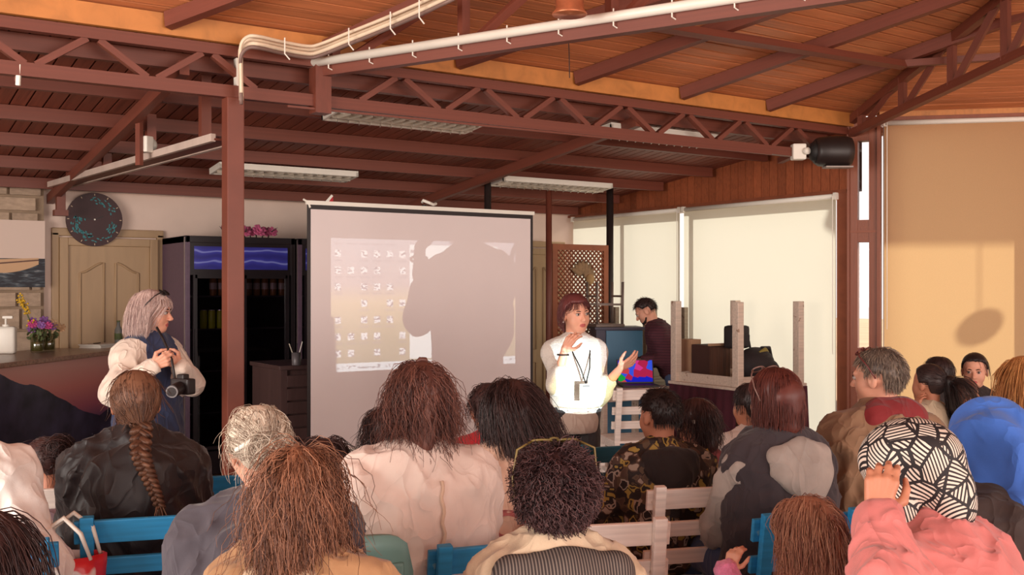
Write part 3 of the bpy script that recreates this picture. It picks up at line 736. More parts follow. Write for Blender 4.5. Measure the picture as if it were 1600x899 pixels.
ridge = t.math('ADD', t.math('MULTIPLY', t.math('SUBTRACT', nz.outputs['Fac'], .5), .16), t.math('MULTIPLY_ADD', t.math('ABSOLUTE', t.math('SUBTRACT', x, .95)), .38, .05))
n2 = t.n('TexNoise'); n2.inputs['Scale'].default_value = 5; n2.inputs['Detail'].default_value = 4; t.l(tc.outputs['Object'], n2.inputs['Vector'])
mt = t.ramp(n2.outputs['Fac'], [(.35, srgb(38, 33, 52)), (.7, srgb(76, 70, 100))])
vo = t.n('TexVoronoi'); vo.inputs['Scale'].default_value = 22; t.l(tc.outputs['Object'], vo.inputs['Vector'])
lights = t.math('MULTIPLY', t.math('LESS_THAN', vo.outputs['Distance'], .10), t.math('LESS_THAN', z, -.05))
mt = t.mix(lights, mt, srgb(190, 175, 185))
t.l(t.mix(t.math('LESS_THAN', z, ridge), sky, mt), t.b.inputs['Base Color']); t.b.inputs['Roughness'].default_value = .3
co = empty('bar_counter', (cA + cB) / 2, label='bar counter with granite top and sunset mountain mural on its front', cat='counter')
co.rotation_euler = rotc.to_euler()
MB().box((0, .32, .56), (Lc2 - .04, .58, 1.10)).build('carcass', m_chest, co)
fp = MB().box((0, 0, 0), (Lc2, .03, 1.11)).build('mural_panel', t.m, co); fp.location = (0, .02, .557)
m_gran = M('brown_granite', srgb(150, 118, 100), .3, .35, 60)
MB().box((0, .30, 1.1325), (Lc2 + .08, .72, .035), bevel=.008).build('worktop', m_gran, co)
CT = 1.150
def on_counter(px, py): p = on_z(px, py, CT); p.z = CT + .0005; return p
sb = empty('sanitizer_bottle', on_counter(9, 553), rz=-.4, label='white pump bottle of hand sanitizer on the counter', cat='bottle')
MB().box((0, 0, .105), (.15, .09, .21), bevel=.022).build('body', m_white, sb, True); MB().cyl((0, 0, .205), (0, 0, .225), .025).build('collar', m_white, sb)
MB().cyl((0, 0, .22), (0, 0, .275), .008).build('stem', m_white, sb); MB().box((.015, 0, .28), (.075, .03, .022), bevel=.006).build('pump_head', m_white, sb)
m_vase = GLASS('vase_glass', (.80, .82, .74, 1), .4)
m_green = M('leaf_green', srgb(86, 96, 56), .7, .3, 20); m_yel = M('yellow_blossom', srgb(206, 164, 40), .7, .2, 30); m_mag = M('magenta_petal', srgb(186, 70, 130), .7, .2, 30); m_vio = M('violet_petal', srgb(150, 100, 170), .7, .2); m_pale = M('dried_peach_petal', srgb(206, 168, 130), .8, .2)
def vase(px, py, label, kind):
    o = empty('flower_vase', on_counter(px, py), label=label, cat='vase'); rg = random.Random(px)
    MB().lathe((0, 0, 0), [(.044, 0), (.05, .006), (.05, .14), (.046, .14), (.046, .012), (.001, .012)], 20).build('glass', m_vase, o, True)
    MB().lathe((0, 0, .013), [(.044, 0), (.044, .07), (.001, .07)], 16).build('water', M('greenish_water', srgb(130, 120, 70), .2), o, True)
    heads = []
    for k in range(7):
        a = rg.uniform(0, 2 * pi); r = rg.uniform(.03, .09); h = rg.uniform(.17, .25)
        e = Vector((cos(a) * r, sin(a) * r * .6, h)); MB().tube([(0, 0, .02), e * .6, e], .003, 5).build('stem', m_green, o); heads.append(e)
    for k in range(26):
        a = rg.uniform(0, 2 * pi); r = rg.uniform(.02, .075); h = rg.uniform(.10, .20)
        MB().sph((cos(a) * r, sin(a) * r, h), (.022, .006, .012), 6, Euler((rg.uniform(0, 3), rg.uniform(0, 3), a)).to_matrix()).build('leaf', m_green, o)
    if kind == 0:
        for e, mt in zip(heads, (m_mag, m_mag, m_vio, m_mag, m_vio, m_mag, m_vio)): blossom(o, e, .038, mt, rg, 8)
        pts = [Vector((-.02, 0, .1)), Vector((-.05, 0, .24)), Vector((-.09, 0, .36)), Vector((-.12, 0, .45))]
        MB().tube(pts, [.005, .005, .004, .003], 6).build('yellow_stem', m_green, o)
        mb = MB()
        for k in range(70):
            tt = rg.uniform(.15, 1); p = pts[1].lerp(pts[3], tt) if tt > .3 else pts[1]
            mb.sph(p + Vector((rg.gauss(0, .014), rg.gauss(0, .012), rg.gauss(0, .014))), (.011, .005, .008), 5, Euler((rg.uniform(0, 3), rg.uniform(0, 3), 0)).to_matrix())
        mb.build('yellow_spray', m_yel, o, True)['kind'] = 'stuff'
    else:
        for k, e in enumerate(heads): blossom(o, e + Vector((.02, 0, -.01)), .045, m_pale if k < 5 else m_vio, rg, 8)
    return o
vase(58, 551, 'glass vase with magenta flowers and a yellow spray on the counter', 0)
vase(76, 549, 'glass vase with dried peach coloured flowers on the counter', 1)
wb = bottle_proto('water_bottle', M('clear_plastic', srgb(120, 120, 116), .15, .1), m_green, .22, .033, 'clear water bottle with green label beside the photographer', 'bottle on the counter'); del wb['group']
wb.location = on_counter(191, 541) + Vector((-.02, .05, 0))
pp = empty('paper_stack', on_counter(158, 543), rz=.7, label='stack of white papers in a tray on the counter end', cat='papers')
for k in range(4): MB().box((rnd.uniform(-.01, .01), rnd.uniform(-.01, .01), .004 + k * .008), (.30, .21, .006)).build('sheet', m_white, pp)
MB().cyl((-.1, 0, .036), (.03, .03, .036), .004, n=8).build('pen', m_black, pp)

# ------------------------------------------------ ceiling light fittings (switched off)
m_louv = M('louvre_metal', srgb(215, 205, 190), .25, .05, metal=.6)
def fitting(u0, u1, v0, v1, label):
    vc, uc = (v0 + v1) / 2, (u0 + u1) / 2; z = annex_z(vc) - .165; L, w = u1 - u0, v1 - v0
    o = empty('ceiling_light', (uc, vc, z), label=label, cat='ceiling light', group='louvred ceiling lights'); o.rotation_euler = (math.atan(-.115), 0, 0)
    MB().box((0, 0, .053), (L, w, .014)).build('housing', m_white, o)
    fr = MB()
    for s in (-1, 1): fr.box((0, s * (w / 2 - .01), .03), (L, .02, .035)); fr.box((s * (L / 2 - .01), 0, .03), (.02, w, .035))
    fr.build('frame', m_white, o)
    for s in (-1, 1): MB().cyl((-L / 2 + .04, s * w * .22, .03), (L / 2 - .04, s * w * .22, .03), .012, n=10).build('tube', m_white, o, True)
    MB().box((0, 0, .012), (L - .04, .012, .03)).build('spine', m_louv, o)
    n = 13
    for k in range(n):
        x = -L / 2 + L * (k + 1) / (n + 1)
        for s in (-1, 1): MB().bar((x - .022, s * .005, .012), (x + .022 , s * (w / 2 - .02), .012), .004, .03).build('blade', m_louv, o)
    return o
fitting(2.66, 3.86, 8.06, 8.32, 'louvred ceiling light hanging left above the coolers')
fitting(5.20, 6.48, 7.84, 8.10, 'louvred ceiling light above the lattice panel')
fitting(2.84, 3.97, 6.24, 6.50, 'louvred ceiling light seen through the truss above the screen')
fitting(4.93, 6.08, 5.98, 6.24, 'louvred ceiling light seen through the right end of the truss')

# hanging cable channel with emergency lamp
hc = empty('cable_channel', (1.88, 7.7, 2.52), label='long pale cable channel hanging from the ceiling left of the column', cat='channel')
A, B = Vector((-.15, 1.75, 0)), Vector((.12, -1.75, 0)); sd = Vector((1, 0, 0))
MB().bar(A, B, .14, .012).build('brown_web', m_steel, hc)
for s in (-1, 1): MB().bar(A + sd * s * .075 + Vector((0, 0, .01)), B + sd * s * .075 + Vector((0, 0, .01)), .028, .045).build('white_edge', M('pale_channel', srgb(196, 176, 164), .5), hc)
for k in range(4):
    P = A.lerp(B, .1 + .27 * k); MB().bar(P, P + Vector((0, 0, annex_z(P.y + 7.7) - 2.52 - .02)), .06, .06, (0, 1, 0)).build('hanger', m_steel, hc)
MB().bar(A + Vector((0.02, .02, 0)), A + Vector((.02, .02, -.2)), .07, .07, (0, 1, 0)).bar(A + Vector((.02, .02, -.2)), A + Vector((.02, .02, -.25)), .11, .09, (0, 1, 0)).build('wall_bracket', m_steel, hc)
el = empty('emergency_lamp', W(226, 6.75, py=238), rz=.5, label='white emergency lamp on a hanger above the cable channel', cat='lamp')
MB().box((0, 0, .05), (.06, .1, .105), bevel=.008).build('housing', m_white, el); MB().sph((.045, 0, .055), (.05, .045, .045), 12).build('lens', M('frosted_lens', srgb(220, 215, 205), .2), el, True)
MB().box((-.045, 0, .06), (.03, .04, .3)).build('hanger', m_steel, el)
wt = empty('white_sensor', W(29, 5.28, py=134), label='slim white strip fixed to the truss at the upper left', cat='sensor')
MB().box((0, 0, .055), (.022, .02, .11), rot=Euler((0, .05, -.5)).to_matrix(), bevel=.005).build('body', m_white, wt); MB().box((0, .02, .055), (.03, .012, .06), rot=Euler((0, 0, -.5)).to_matrix()).build('backplate', m_steel, wt)

# cable bundle along the eave and hip rafter
cbn = empty('cable_bundle', W(400, 5.85, py=70), label='bundle of pale cables running along the eave and up the hip rafter', cat='cables')
path = [(377, 5.84, 150), (376, 5.84, 100), (377, 5.8, 74), (388, 5.8, 62), (405, 5.82, 62), (440, 5.95, 70), (480, 6.08, 77), (500, 6.08, 74), (540, 5.95, 58), (600, 5.72, 34), (660, 5.5, 8), (720, 5.3, -20)]
for k, (off, r, mt) in enumerate(((0, .014, M('cream_cable', srgb(226, 206, 180), .5)), (7, .013, M('cream_cable', None)), (13, .011, M('grey_cable', srgb(120, 96, 88), .5)), (-5, .010, M('cream_cable', None)))):
    base = [W(px, d - .02 * k, py=py + off) - cbn.location for px, d, py in path]
    sm = []
    for i in range(len(base) - 1):
        for s in range(4):
            tt = s / 4; p0 = base[max(i - 1, 0)]; p1 = base[i]; p2 = base[i + 1]; p3 = base[min(i + 2, len(base) - 1)]
            sm.append(0.5 * ((2 * p1) + (p2 - p0) * tt + (2 * p0 - 5 * p1 + 4 * p2 - p3) * tt * tt + (-p0 + 3 * p1 - 3 * p2 + p3) * tt ** 3))
    MB().tube(sm, r, 8).build('cable', mt, cbn, True)
for px, d, py in ((445, 5.93, 70), (545, 5.9, 55), (610, 5.68, 30), (655, 5.5, 12)):
    P = W(px, d - .09, py=py) - cbn.location
    MB().tube([P + Vector((0, 0, .04)), P + Vector((.0, 0, -.05)), P + Vector((.03, .0, -.08))], .004, 5).build('clip', m_white, cbn)

# copper lampshade hanging at the top edge and a loose wire
cp_l = empty('copper_lampshade', W(890, 5.0, py=24), label='small copper lampshade hanging at the top edge of the view', cat='lampshade')
MB().lathe((0, 0, 0), [(.082, 0), (.085, .008), (.068, .03), (.072, .12), (.05, .2), (.012, .24), (.012, .26)], 24).build('shade', M('aged_copper', srgb(196, 120, 84), .35, .25, 14, metal=.6), cp_l, True)
MB().cyl((0, 0, .25), (0, 0, .55), .004, n=6).build('cord', m_black, cp_l)
lw = W(890, 5.9, py=122)
wi = MB().tube([Vector((0, 0, 0)), Vector((0, .005, .15)), Vector((-.01, 0, .25)), Vector((-.03, 0, hall_z(VT - lw.y) + .01 - lw.z))], .003, 5).build('hanging_wire', m_black, label='thin dark wire dangling from the hall ceiling', cat='wire'); wi.location = lw

# loudspeaker on the truss end
lsn = empty('loudspeaker', W(1298, 8.5, py=262), label='black loudspeaker with white bracket mounted beside the corner pier', cat='loudspeaker'); lsn.rotation_euler = (0, 0, -TH)
prof = []
MB().lathe((0, 0, 0), [(.09, 0), (.115, .01), (.13, .06), (.128, .20), (.118, .27), (.1, .30)], 28).build('cabinet', M('speaker_black', srgb(38, 28, 26), .45, .15), lsn, True)
ob = [c for c in lsn.children][0]; ob.rotation_euler = (0, -pi / 2, 0); ob.location = (.17, 0, .13)
g = MB().lathe((0, 0, 0), [(.10, 0), (.07, .04), (.02, .06)], 24).build('grille', M('speaker_grille', srgb(24, 20, 20), .6), lsn, True); g.rotation_euler = (0, -pi / 2, 0); g.location = (-.12, 0, .13)
MB().box((.05, -.02, .0), (.22, .12, .012)).build('lower_rim', M('pale_rim', srgb(150, 138, 130), .5), lsn)
MB().box((-.26, .02, .13), (.11, .1, .13), bevel=.012).build('bracket', m_white, lsn); MB().cyl((-.22, -.03, .13), (-.2, -.06, .13), .028).build('knob', m_white, lsn, True); MB().cyl((-.2, 0, .13), (-.12, 0, .13), .02).build('arm', m_black, lsn)
MB().bar((-.26, .07, .13), (-.26, .6, .13), .05, .05).build('wall_arm', m_steel, lsn)

# ------------------------------------------------ posts and lattice at the back right
def post(px, d, w, mat, label, name='ceiling_post'):
    p = W(px, d, z=0); o = empty(name, p, label=label, cat='post'); h = annex_z(p.y)
    MB().cyl((0, 0, 0), (0, 0, h), w / 2, n=14).build('shaft', mat, o, True); MB().box((0, 0, .008), (w * 2, w * 2, .016)).build('foot', mat, o); return o
post(857.5, 10.15, .06, m_steel, 'thin brown post standing left of the lattice panel')
m_pipe = M('black_pipe', srgb(44, 34, 32), .5, .1)
post(953, 10.95, .075, m_pipe, 'black stove pipe post right of the lattice panel')
post(762, 9.6, .065, m_pipe, 'black post rising behind the projection screen')
la0, la1, lv = 6.16, 6.88, 8.42
lt = empty('lattice_panel', ((la0 + la1) / 2, lv, 0), label='brown wooden lattice panel with dried flower behind the presenter', cat='lattice')
m_lat = WOOD('lattice_wood', srgb(150, 84, 54), .5, .05, stretch=(8, 8, 8), contrast=.2)
hwl = (la1 - la0) / 2; z0, z1 = .35, 2.10
for s in (-1, 1): MB().box((s * (hwl - .03), 0, (0 + z1) / 2), (.06, .04, z1)).build('stile', m_lat, lt)
for z in (z0, z1 - .03): MB().box((0, 0, z), (2 * hwl - .12, .04, .06)).build('rail', m_lat, lt)
x0, x1, zz0, zz1 = -hwl + .05, hwl - .05, z0 + .02, z1 - .05; stp = .054
for s in (-1, 1):
    mb = MB(); c0 = -2.5
    while c0 < 4.5:
        # line z = s*x + c0
        pts = []
        for x in (x0, x1):
            z = s * x + c0
            if zz0 <= z <= zz1: pts.append((x, z))
        for z in (zz0, zz1):
            x = (z - c0) / s
            if x0 < x < x1: pts.append((x, z))
        if len(pts) >= 2 and (Vector(pts[0]) - Vector(pts[1])).length > .02:
            mb.bar((pts[0][0], s * .006, pts[0][1]), (pts[1][0], s * .006, pts[1][1]), .011, .016, (0, 1, 0))
        c0 += stp
    mb.build('lattice_strips', m_lat, lt)['kind'] = 'stuff'
q = on_v(912, 432, lv - .035); fl_o = empty('dried_flower', q, label='big dried flower ornament fixed to the lattice panel', cat='ornament'); rg = random.Random(2)
m_dry = M('dried_petal', srgb(150, 122, 92), .9, .25, 30)
for k in range(9):
    a = radians(150 - k * 20); rr = Matrix.Rotation(-a, 3, 'Y'); c = rr @ Vector((.09, 0, 0))
    MB().sph(c + Vector((-.02, -.01, .0)), (.08, .018, .03), 8, rr).build('petal', m_dry, fl_o, True)
MB().sph((.06, -.03, -.03), (.055, .03, .055), 10).build('rosette', M('dried_rosette', srgb(176, 142, 98), .9, .2, 30), fl_o, True)
MB().tube([(.05, -.02, -.06), (.055, -.015, -.3), (.05, -.0, -.6)], .008, 6).build('stalk', m_dry, fl_o)

# ------------------------------------------------ stacked furniture by the window
m_ww = PAINTWOOD('whitewashed_wood', srgb(206, 186, 170), srgb(150, 120, 100), .66)
m_gw = PAINTWOOD('grey_washed_wood', srgb(150, 134, 116), srgb(110, 90, 74), .66)
def table(name, loc, rz, L, Wd, h, mat, label, flip=False, leg=.055, top_mat=None):
    o = empty(name, loc, rz, label=label, cat='table'); f = (lambda z: h - z) if flip else (lambda z: z)
    MB().box((0, 0, f(h - .0125)), (L, Wd, .025), bevel=.004).build('tabletop', top_mat or mat, o)
    for (s, a, b) in ((0, L - .12, 0), (1, Wd - .12, 1)):
        for q in (-1, 1):
            c = (0, q * (Wd / 2 - .06), f(h - .065)) if s == 0 else (q * (L / 2 - .06), 0, f(h - .065))
            MB().box(c, (a, .022, .08) if s == 0 else (.022, a, .08)).build('apron', mat, o)
    for sx_ in (-1, 1):
        for sy in (-1, 1):
            zc = f((h - .025) / 2); MB().box((sx_ * (L / 2 - .05), sy * (Wd / 2 - .05), zc), (leg, leg, h - .025), bevel=.005).build('leg', mat, o)
    return o
TZ = .80
table('covered_table', (6.70, 6.42, 0), 0, .82, .82, TZ, m_ww, 'white table under the maroon cloth by the window')
m_cloth = M('maroon_cloth', srgb(74, 26, 40), .9, .12, 8, .1, 120)
tcl = empty('maroon_cloth', (6.70, 6.42, 0), label='maroon cloth hanging over the table under the upturned one', cat='cloth')
MB().box((0, 0, TZ + .006), (.85, .84, .008)).build('top_fold', m_cloth, tcl)
mb = MB(); n = 40
for side in range(2):
    ringA, ringB = [], []
    for k in range(n + 1):
        tt = k / n; wv = .012 * sin(k * 1.3) + .006 * sin(k * 2.9)
        if side == 0: p = Vector((-.425 + .85 * tt, -.42, 0)); q = Vector((0, -1, 0))
        else: p = Vector((-.43, -.41 + .8 * tt, 0)); q = Vector((-1, 0, 0))
        ringA.append(mb.bm.verts.new(p + Vector((0, 0, TZ + .008)))); ringB.append(mb.bm.verts.new(p + q * (.02 + wv * 1.5) + Vector((0, 0, .12))))
    for k in range(n): mb.bm.faces.new((ringA[k], ringA[k + 1], ringB[k + 1], ringB[k]))
ob = mb.build('drape', m_cloth, tcl, True); md = ob.modifiers.new('t', 'SOLIDIFY'); md.thickness = .005
table('upturned_table', (6.70, 6.42, TZ + .0105), 0, .84, .84, .73, m_ww, 'white table lying upside down on the maroon cloth with legs in the air', flip=True, leg=.068)
table('grey_table', (7.05, 7.95, 0), 0, .56, .7, .76, m_gw, 'grey washed table behind the man')
table('upturned_grey_table', (7.05, 7.95, .7605), .06, .54, .64, .70, m_gw, 'grey washed table upside down behind the man in the maroon sweater', flip=True)
zt = TZ + .0105 + .026
rb = empty('bark_box', W(1110, 9.16, z=zt), rz=.0, label='rustic box clad in dark bark strips on the upturned table', cat='box')
m_bark = WOOD('bark', srgb(84, 50, 34), .8, .3, stretch=(9, 9, 1.0), contrast=.6, bump=.6); m_card = M('cardboard', srgb(172, 134, 104), .85, .06)
MB().box((0, 0, .16), (.24, .22, .32)).build('box', m_dark, rb)
for k in range(9): piece('bark_strip', m_bark, rb, (-.108 + k * .027, -.115, .16), (.0255, .014, rnd.uniform(.28, .31)))
MB().box((0, -.115, .325), (.26, .03, .02)).build('rim', m_card, rb)
bx = empty('cardboard_box', W(1078, 9.32, z=zt), rz=.0, label='tall pale cardboard box between the man and the bark box', cat='box')
MB().box((0, 0, .18), (.12, .16, .36), bevel=.003).build('carton', m_card, bx); MB().box((0, -.081, .12), (.08, .002, .1)).build('sticker', m_white, bx)
m_bag = M('black_nylon', srgb(36, 27, 29), .75, .15, 12, .2, 200); m_ylw = M('olive_trim', srgb(142, 126, 58), .7)
bg = empty('backpack', W(1180, 8.95, z=zt), rz=.15, label='dark backpack with olive trim lying on the upturned table', cat='backpack')
MB().sph((0, 0, .155), (.2, .15, .155), 20).sph((.08, -.03, .11), (.14, .14, .11), 16).build('body', m_bag, bg, True)
MB().sph((.02, -.11, .10), (.13, .06, .08), 14).build('pocket', m_bag, bg, True); MB().tube([(-.06, -.08, .265), (.03, -.08, .29), (.1, -.06, .265)], [.012, .02, .012], 8).build('trim', m_ylw, bg, True)
MB().tube([(.02, -.05, .3), (.12, -.06, .3), (.2, -.03, .2), (.19, 0, .08)], .018, 8).build('strap', m_bag, bg, True); MB().poly3([(.2, -.02, .02), (.25, -.02, .03), (.24, -.02, .15), (.18, -.02, .14)], .01).build('flap', m_ylw, bg)
cbg = empty('camera_bag', W(1151, 9.0, z=zt + .295), rz=.1, label='black camera bag with top handle sitting on the backpack', cat='bag')
MB().box((0, 0, .10), (.19, .15, .2), bevel=.03).build('body', m_bag, cbg, True); MB().tube([(-.05, 0, .195), (-.03, 0, .235), (.05, 0, .235), (.08, 0, .19)], .012, 8).build('handle', m_bag, cbg, True); MB().box((.0, -.08, .07), (.13, .03, .11), bevel=.012).build('pocket', m_bag, cbg)
MB().tube([(.09, -.02, .12), (.12, -.04, .06), (.13, -.05, -.02)], .01, 6).build('strap', m_bag, cbg, True)

# laptop table, laptop, white chair is placed with the chairs
lt_c = Vector((5.98, 7.14, 0))
table('laptop_table', lt_c, 0, .8, .5, .775, m_ww, 'whitewashed table carrying the open laptop', leg=.05)
lp = empty('laptop', W(997, 9.30, z=.7755), rz=-TH + .12, label='open laptop showing bright coloured polygons', cat='laptop')
MB().box((0, -.02, .008), (.34, .23, .016), bevel=.004).build('base', m_black, lp)
MB().box((0, -.03, .0165), (.30, .11, .002)).build('keyboard', M('keys', srgb(20, 20, 22), .5), lp)
t = NT('laptop_picture'); t.t.nodes.remove(t.b); tc = t.n('TexCoord'); mp = t.n('Mapping'); mp.inputs['Scale'].default_value = (15, 0, 15); mp.inputs['Location'].default_value = (2.3, 0, 5.1); t.l(tc.outputs['Object'], mp.inputs['Vector'])
vo = t.n('TexVoronoi'); vo.inputs['Scale'].default_value = 1.0; t.l(mp.outputs[0], vo.inputs['Vector']); se = t.n('SeparateColor'); t.l(vo.outputs['Color'], se.inputs[0])
c = t.ramp(se.outputs[0], [(0, srgb(30, 40, 200)), (.24, srgb(190, 40, 80)), (.46, srgb(30, 170, 70)), (.58, srgb(226, 60, 150)), (.76, srgb(60, 90, 235)), (.88, srgb(210, 70, 80))], 'CONSTANT')
e = t.n('Emission'); t.l(c, e.inputs[0]); e.inputs[1].default_value = .75; t.l(e.outputs[0], t.out.inputs['Surface'])
rt = Matrix.Rotation(-.16, 3, 'X')
ld = MB().box((0, 0, .11), (.34, .012, .22), bevel=.003).build('lid', m_black, lp); ld.location = (0, .095, .014); ld.rotation_euler = (-.16, 0, 0)
ds = MB().box((0, -.0075, .112), (.318, .003, .195)).build('display', t.m, ld)

# blue cabinet with upturned grey stool
bl = W(968, 10.1, z=0)
bc = empty('blue_cabinet', bl, rz=-TH + .10, label='blue painted cabinet behind the laptop', cat='cabinet'); m_blue = M('cabinet_blue', srgb(82, 132, 166), .5, .06); m_blued = M('cabinet_slate', srgb(84, 80, 96), .6, .1)
MB().box((0, .18, .625), (.46, .36, 1.25)).build('body', m_blued, bc); dd = MB().box((.045, -.01, .66), (.36, .024, 1.16), bevel=.004).build('door', m_blue, bc); MB().cyl((-.1, -.02, .8), (-.1, -.045, .8), .012).build('knob', m_white, dd)
MB().box((0, .17, 1.262), (.5, .42, .024), bevel=.004).build('top', m_blued, bc)
st = empty('upturned_stool', W(945, 10.2, z=1.2745), rz=-.3, label='grey metal stool upside down on the blue cabinet', cat='stool'); m_gm = M('grey_metal', srgb(128, 112, 104), .45, .1, metal=.3)
MB().box((0, 0, .015), (.30, .30, .03), bevel=.008).build('seat', m_gm, st)
for a in (-1, 1):
    for b in (-1, 1): MB().cyl((a * .13, b * .13, .03), (a * .135, b * .135, .44), .013).build('leg', m_gm, st, True)
    MB().bar((a * .133, -.13, .30), (a * .133, .13, .30), .02, .02).build('rung', m_gm, st); MB().bar((-.13, a * .133, .22), (.13, a * .133, .22), .02, .02).build('rung', m_gm, st)

# bench rail by the window
MB().bar((UR - .12, 8.0, .93), (UR - .12, 9.6, .93), .04, .05).build('trim_5', m_timber, kind='structure')
# ================================================================== PEOPLE: shape tools
f32 = np.float32
def A3(*v): return np.array(v, f32)
def unit(v): v = np.asarray(v, f32); return v / (np.linalg.norm(v) + 1e-9)
def dcap(p, a, b, ra, rb):
    a = np.asarray(a, f32); b = np.asarray(b, f32); ba = b - a; pa = p - a
    h = np.clip(pa @ ba / (ba @ ba + 1e-9), 0, 1)
    q = pa - h[:, None] * ba
    return np.sqrt((q * q).sum(1)) - (ra + (rb - ra) * h)
def dell(p, c, r, R=None):
    q = p - np.asarray(c, f32)
    if R is not None: q = q @ np.asarray(R, f32)
    r = np.asarray(r, f32); a = q / r; k0 = np.sqrt((a * a).sum(1)); b = a / r; k1 = np.sqrt((b * b).sum(1)) + 1e-6
    return k0 * (k0 - 1) / k1
def smin(a, b, k):
    h = np.clip(.5 + .5 * (b - a) / k, 0, 1); return b + (a - b) * h - k * h * (1 - h)
def smax(a, b, k): return -smin(-a, -b, k)
def field(prims, p, k=.03):
    d = None
    for q in prims:
        e = dcap(p, *q[1:]) if q[0] == 'c' else dell(p, *q[1:])
        d = e if d is None else smin(d, e, k)
    return d
def bounds(prims, pad):
    lo = np.full(3, 9e9); hi = -lo
    for q in prims:
        if q[0] == 'c':
            for c, r in ((q[1], q[3]), (q[2], q[4])): lo = np.minimum(lo, np.asarray(c) - r); hi = np.maximum(hi, np.asarray(c) + r)
        else:
            r = max(q[2]) if len(q) > 3 and q[3] is not None else np.asarray(q[2]); lo = np.minimum(lo, np.asarray(q[1]) - r); hi = np.maximum(hi, np.asarray(q[1]) + r)
    return lo - pad, hi + pad
_E = [((0, 0, 0), (1, 0, 0)), ((0, 1, 0), (1, 1, 0)), ((0, 0, 1), (1, 0, 1)), ((0, 1, 1), (1, 1, 1)), ((0, 0, 0), (0, 1, 0)), ((1, 0, 0), (1, 1, 0)), ((0, 0, 1), (0, 1, 1)), ((1, 0, 1), (1, 1, 1)), ((0, 0, 0), (0, 0, 1)), ((1, 0, 0), (1, 0, 1)), ((0, 1, 0), (0, 1, 1)), ((1, 1, 0), (1, 1, 1))]
def surfnet(fn, lo, hi, h):
    """surface of fn<0 as quads (naive surface nets)"""
    lo = np.asarray(lo, float) - 1.5 * h; n = np.ceil((np.asarray(hi) + 1.5 * h - lo) / h).astype(int) + 1
    ax = [(lo[i] + h * np.arange(n[i])).astype(f32) for i in range(3)]
    G = np.stack(np.meshgrid(*ax, indexing='ij'), -1).reshape(-1, 3)
    D = fn(G).reshape(n).astype(f32); I = D < 0
    c = sum(I[a:n[0] - 1 + a, b:n[1] - 1 + b, d:n[2] - 1 + d].astype(np.int8) for a in (0, 1) for b in (0, 1) for d in (0, 1))
    mk = (c > 0) & (c < 8); cells = np.argwhere(mk); idx = np.full(mk.shape, -1, np.int64); idx[mk] = np.arange(len(cells))
    acc = np.zeros((len(cells), 3), f32); cnt = np.zeros(len(cells), f32)
    for a, b in _E:
        a = np.array(a); b = np.array(b); ca = cells + a; cb = cells + b
        da = D[ca[:, 0], ca[:, 1], ca[:, 2]]; db = D[cb[:, 0], cb[:, 1], cb[:, 2]]; cr = (da < 0) != (db < 0)
        t = np.where(cr, da / np.where(cr, da - db, 1), 0)[:, None]
        acc += np.where(cr[:, None], a + t * (b - a), 0); cnt += cr
    V = lo + h * (cells + acc / cnt[:, None]); Q = []
    for x in range(3):
        y, z = (x + 1) % 3, (x + 2) % 3
        s0 = [slice(1, -1)] * 3; s1 = [slice(1, -1)] * 3; s0[x] = slice(0, -1); s1[x] = slice(1, None)
        e = I[tuple(s0)] != I[tuple(s1)]; k = np.argwhere(e)
        if not len(k): continue
        off = np.ones(3, int); off[x] = 0; k = k + off
        fl = I[k[:, 0], k[:, 1], k[:, 2]]
        def g(dy, dz):
            q = k.copy(); q[:, y] -= dy; q[:, z] -= dz; return idx[q[:, 0], q[:, 1], q[:, 2]]
        q4 = np.stack([g(1, 1), g(0, 1), g(0, 0), g(1, 0)], 1); q4[~fl] = q4[~fl][:, ::-1]; Q.append(q4)
    return V.astype(f32), np.concatenate(Q)
def relax(V, Q, it=1, lam=.5):
    for _ in range(it):
        S = np.zeros_like(V); C = np.zeros(len(V), f32)
        for a, b in ((0, 1), (1, 2), (2, 3), (3, 0)):
            np.add.at(S, Q[:, a], V[Q[:, b]]); np.add.at(C, Q[:, a], 1)
        V = V + lam * (S / np.maximum(C, 1)[:, None] - V)
    return V
def wob(p, s, seed=0.0):
    """smooth pseudo noise -1..1"""
    x, y, z = p[:, 0] * s + seed * 1.7, p[:, 1] * s + seed * 2.3, p[:, 2] * s - seed
    return (np.sin(x * 1.1 + 1.7 * np.sin(y * .9 + z * .6)) + np.sin(y * 1.3 + 1.5 * np.sin(z * 1.1 - x * .7)) + np.sin(z * 1.2 + 1.6 * np.sin(x * .8 + y * .5))) / 3
def tubes(P, r0, r1, sides=3):
    """P (N,S,3) -> tube mesh; r0,r1 root and tip radius (scalar or per strand)"""
    N, S, _ = P.shape
    T = np.gradient(P, axis=1); T /= (np.linalg.norm(T, axis=2, keepdims=True) + 1e-9)
    ref = np.array([.31, .72, .62], f32); a = np.cross(T, ref); a /= (np.linalg.norm(a, axis=2, keepdims=True) + 1e-9); b = np.cross(T, a)
    t = np.linspace(0, 1, S, dtype=f32)[None, :, None]
    r0 = np.asarray(r0, f32).reshape(-1, 1, 1); r1 = np.asarray(r1, f32).reshape(-1, 1, 1)
    rad = (r0 + (r1 - r0) * t ** 1.5) * np.ones((N, 1, 1), f32)
    R = [P + rad * (a * cos(2 * pi * k / sides) + b * sin(2 * pi * k / sides)) for k in range(sides)]
    V = np.stack(R, 2).reshape(-1, 3)
    i = np.arange(N)[:, None, None] * S * sides; s = np.arange(S - 1)[None, :, None] * sides; k = np.arange(sides)[None, None, :]; k2 = (k + 1) % sides
    Q = np.stack([i + s + k, i + s + k2, i + s + sides + k2, i + s + sides + k], -1).reshape(-1, 4)
    return V.astype(f32), Q
def join(parts):
    V, Q, o = [], [], 0
    for v, q in parts: V.append(v); Q.append(q + o); o += len(v)
    return np.concatenate(V), np.concatenate(Q)

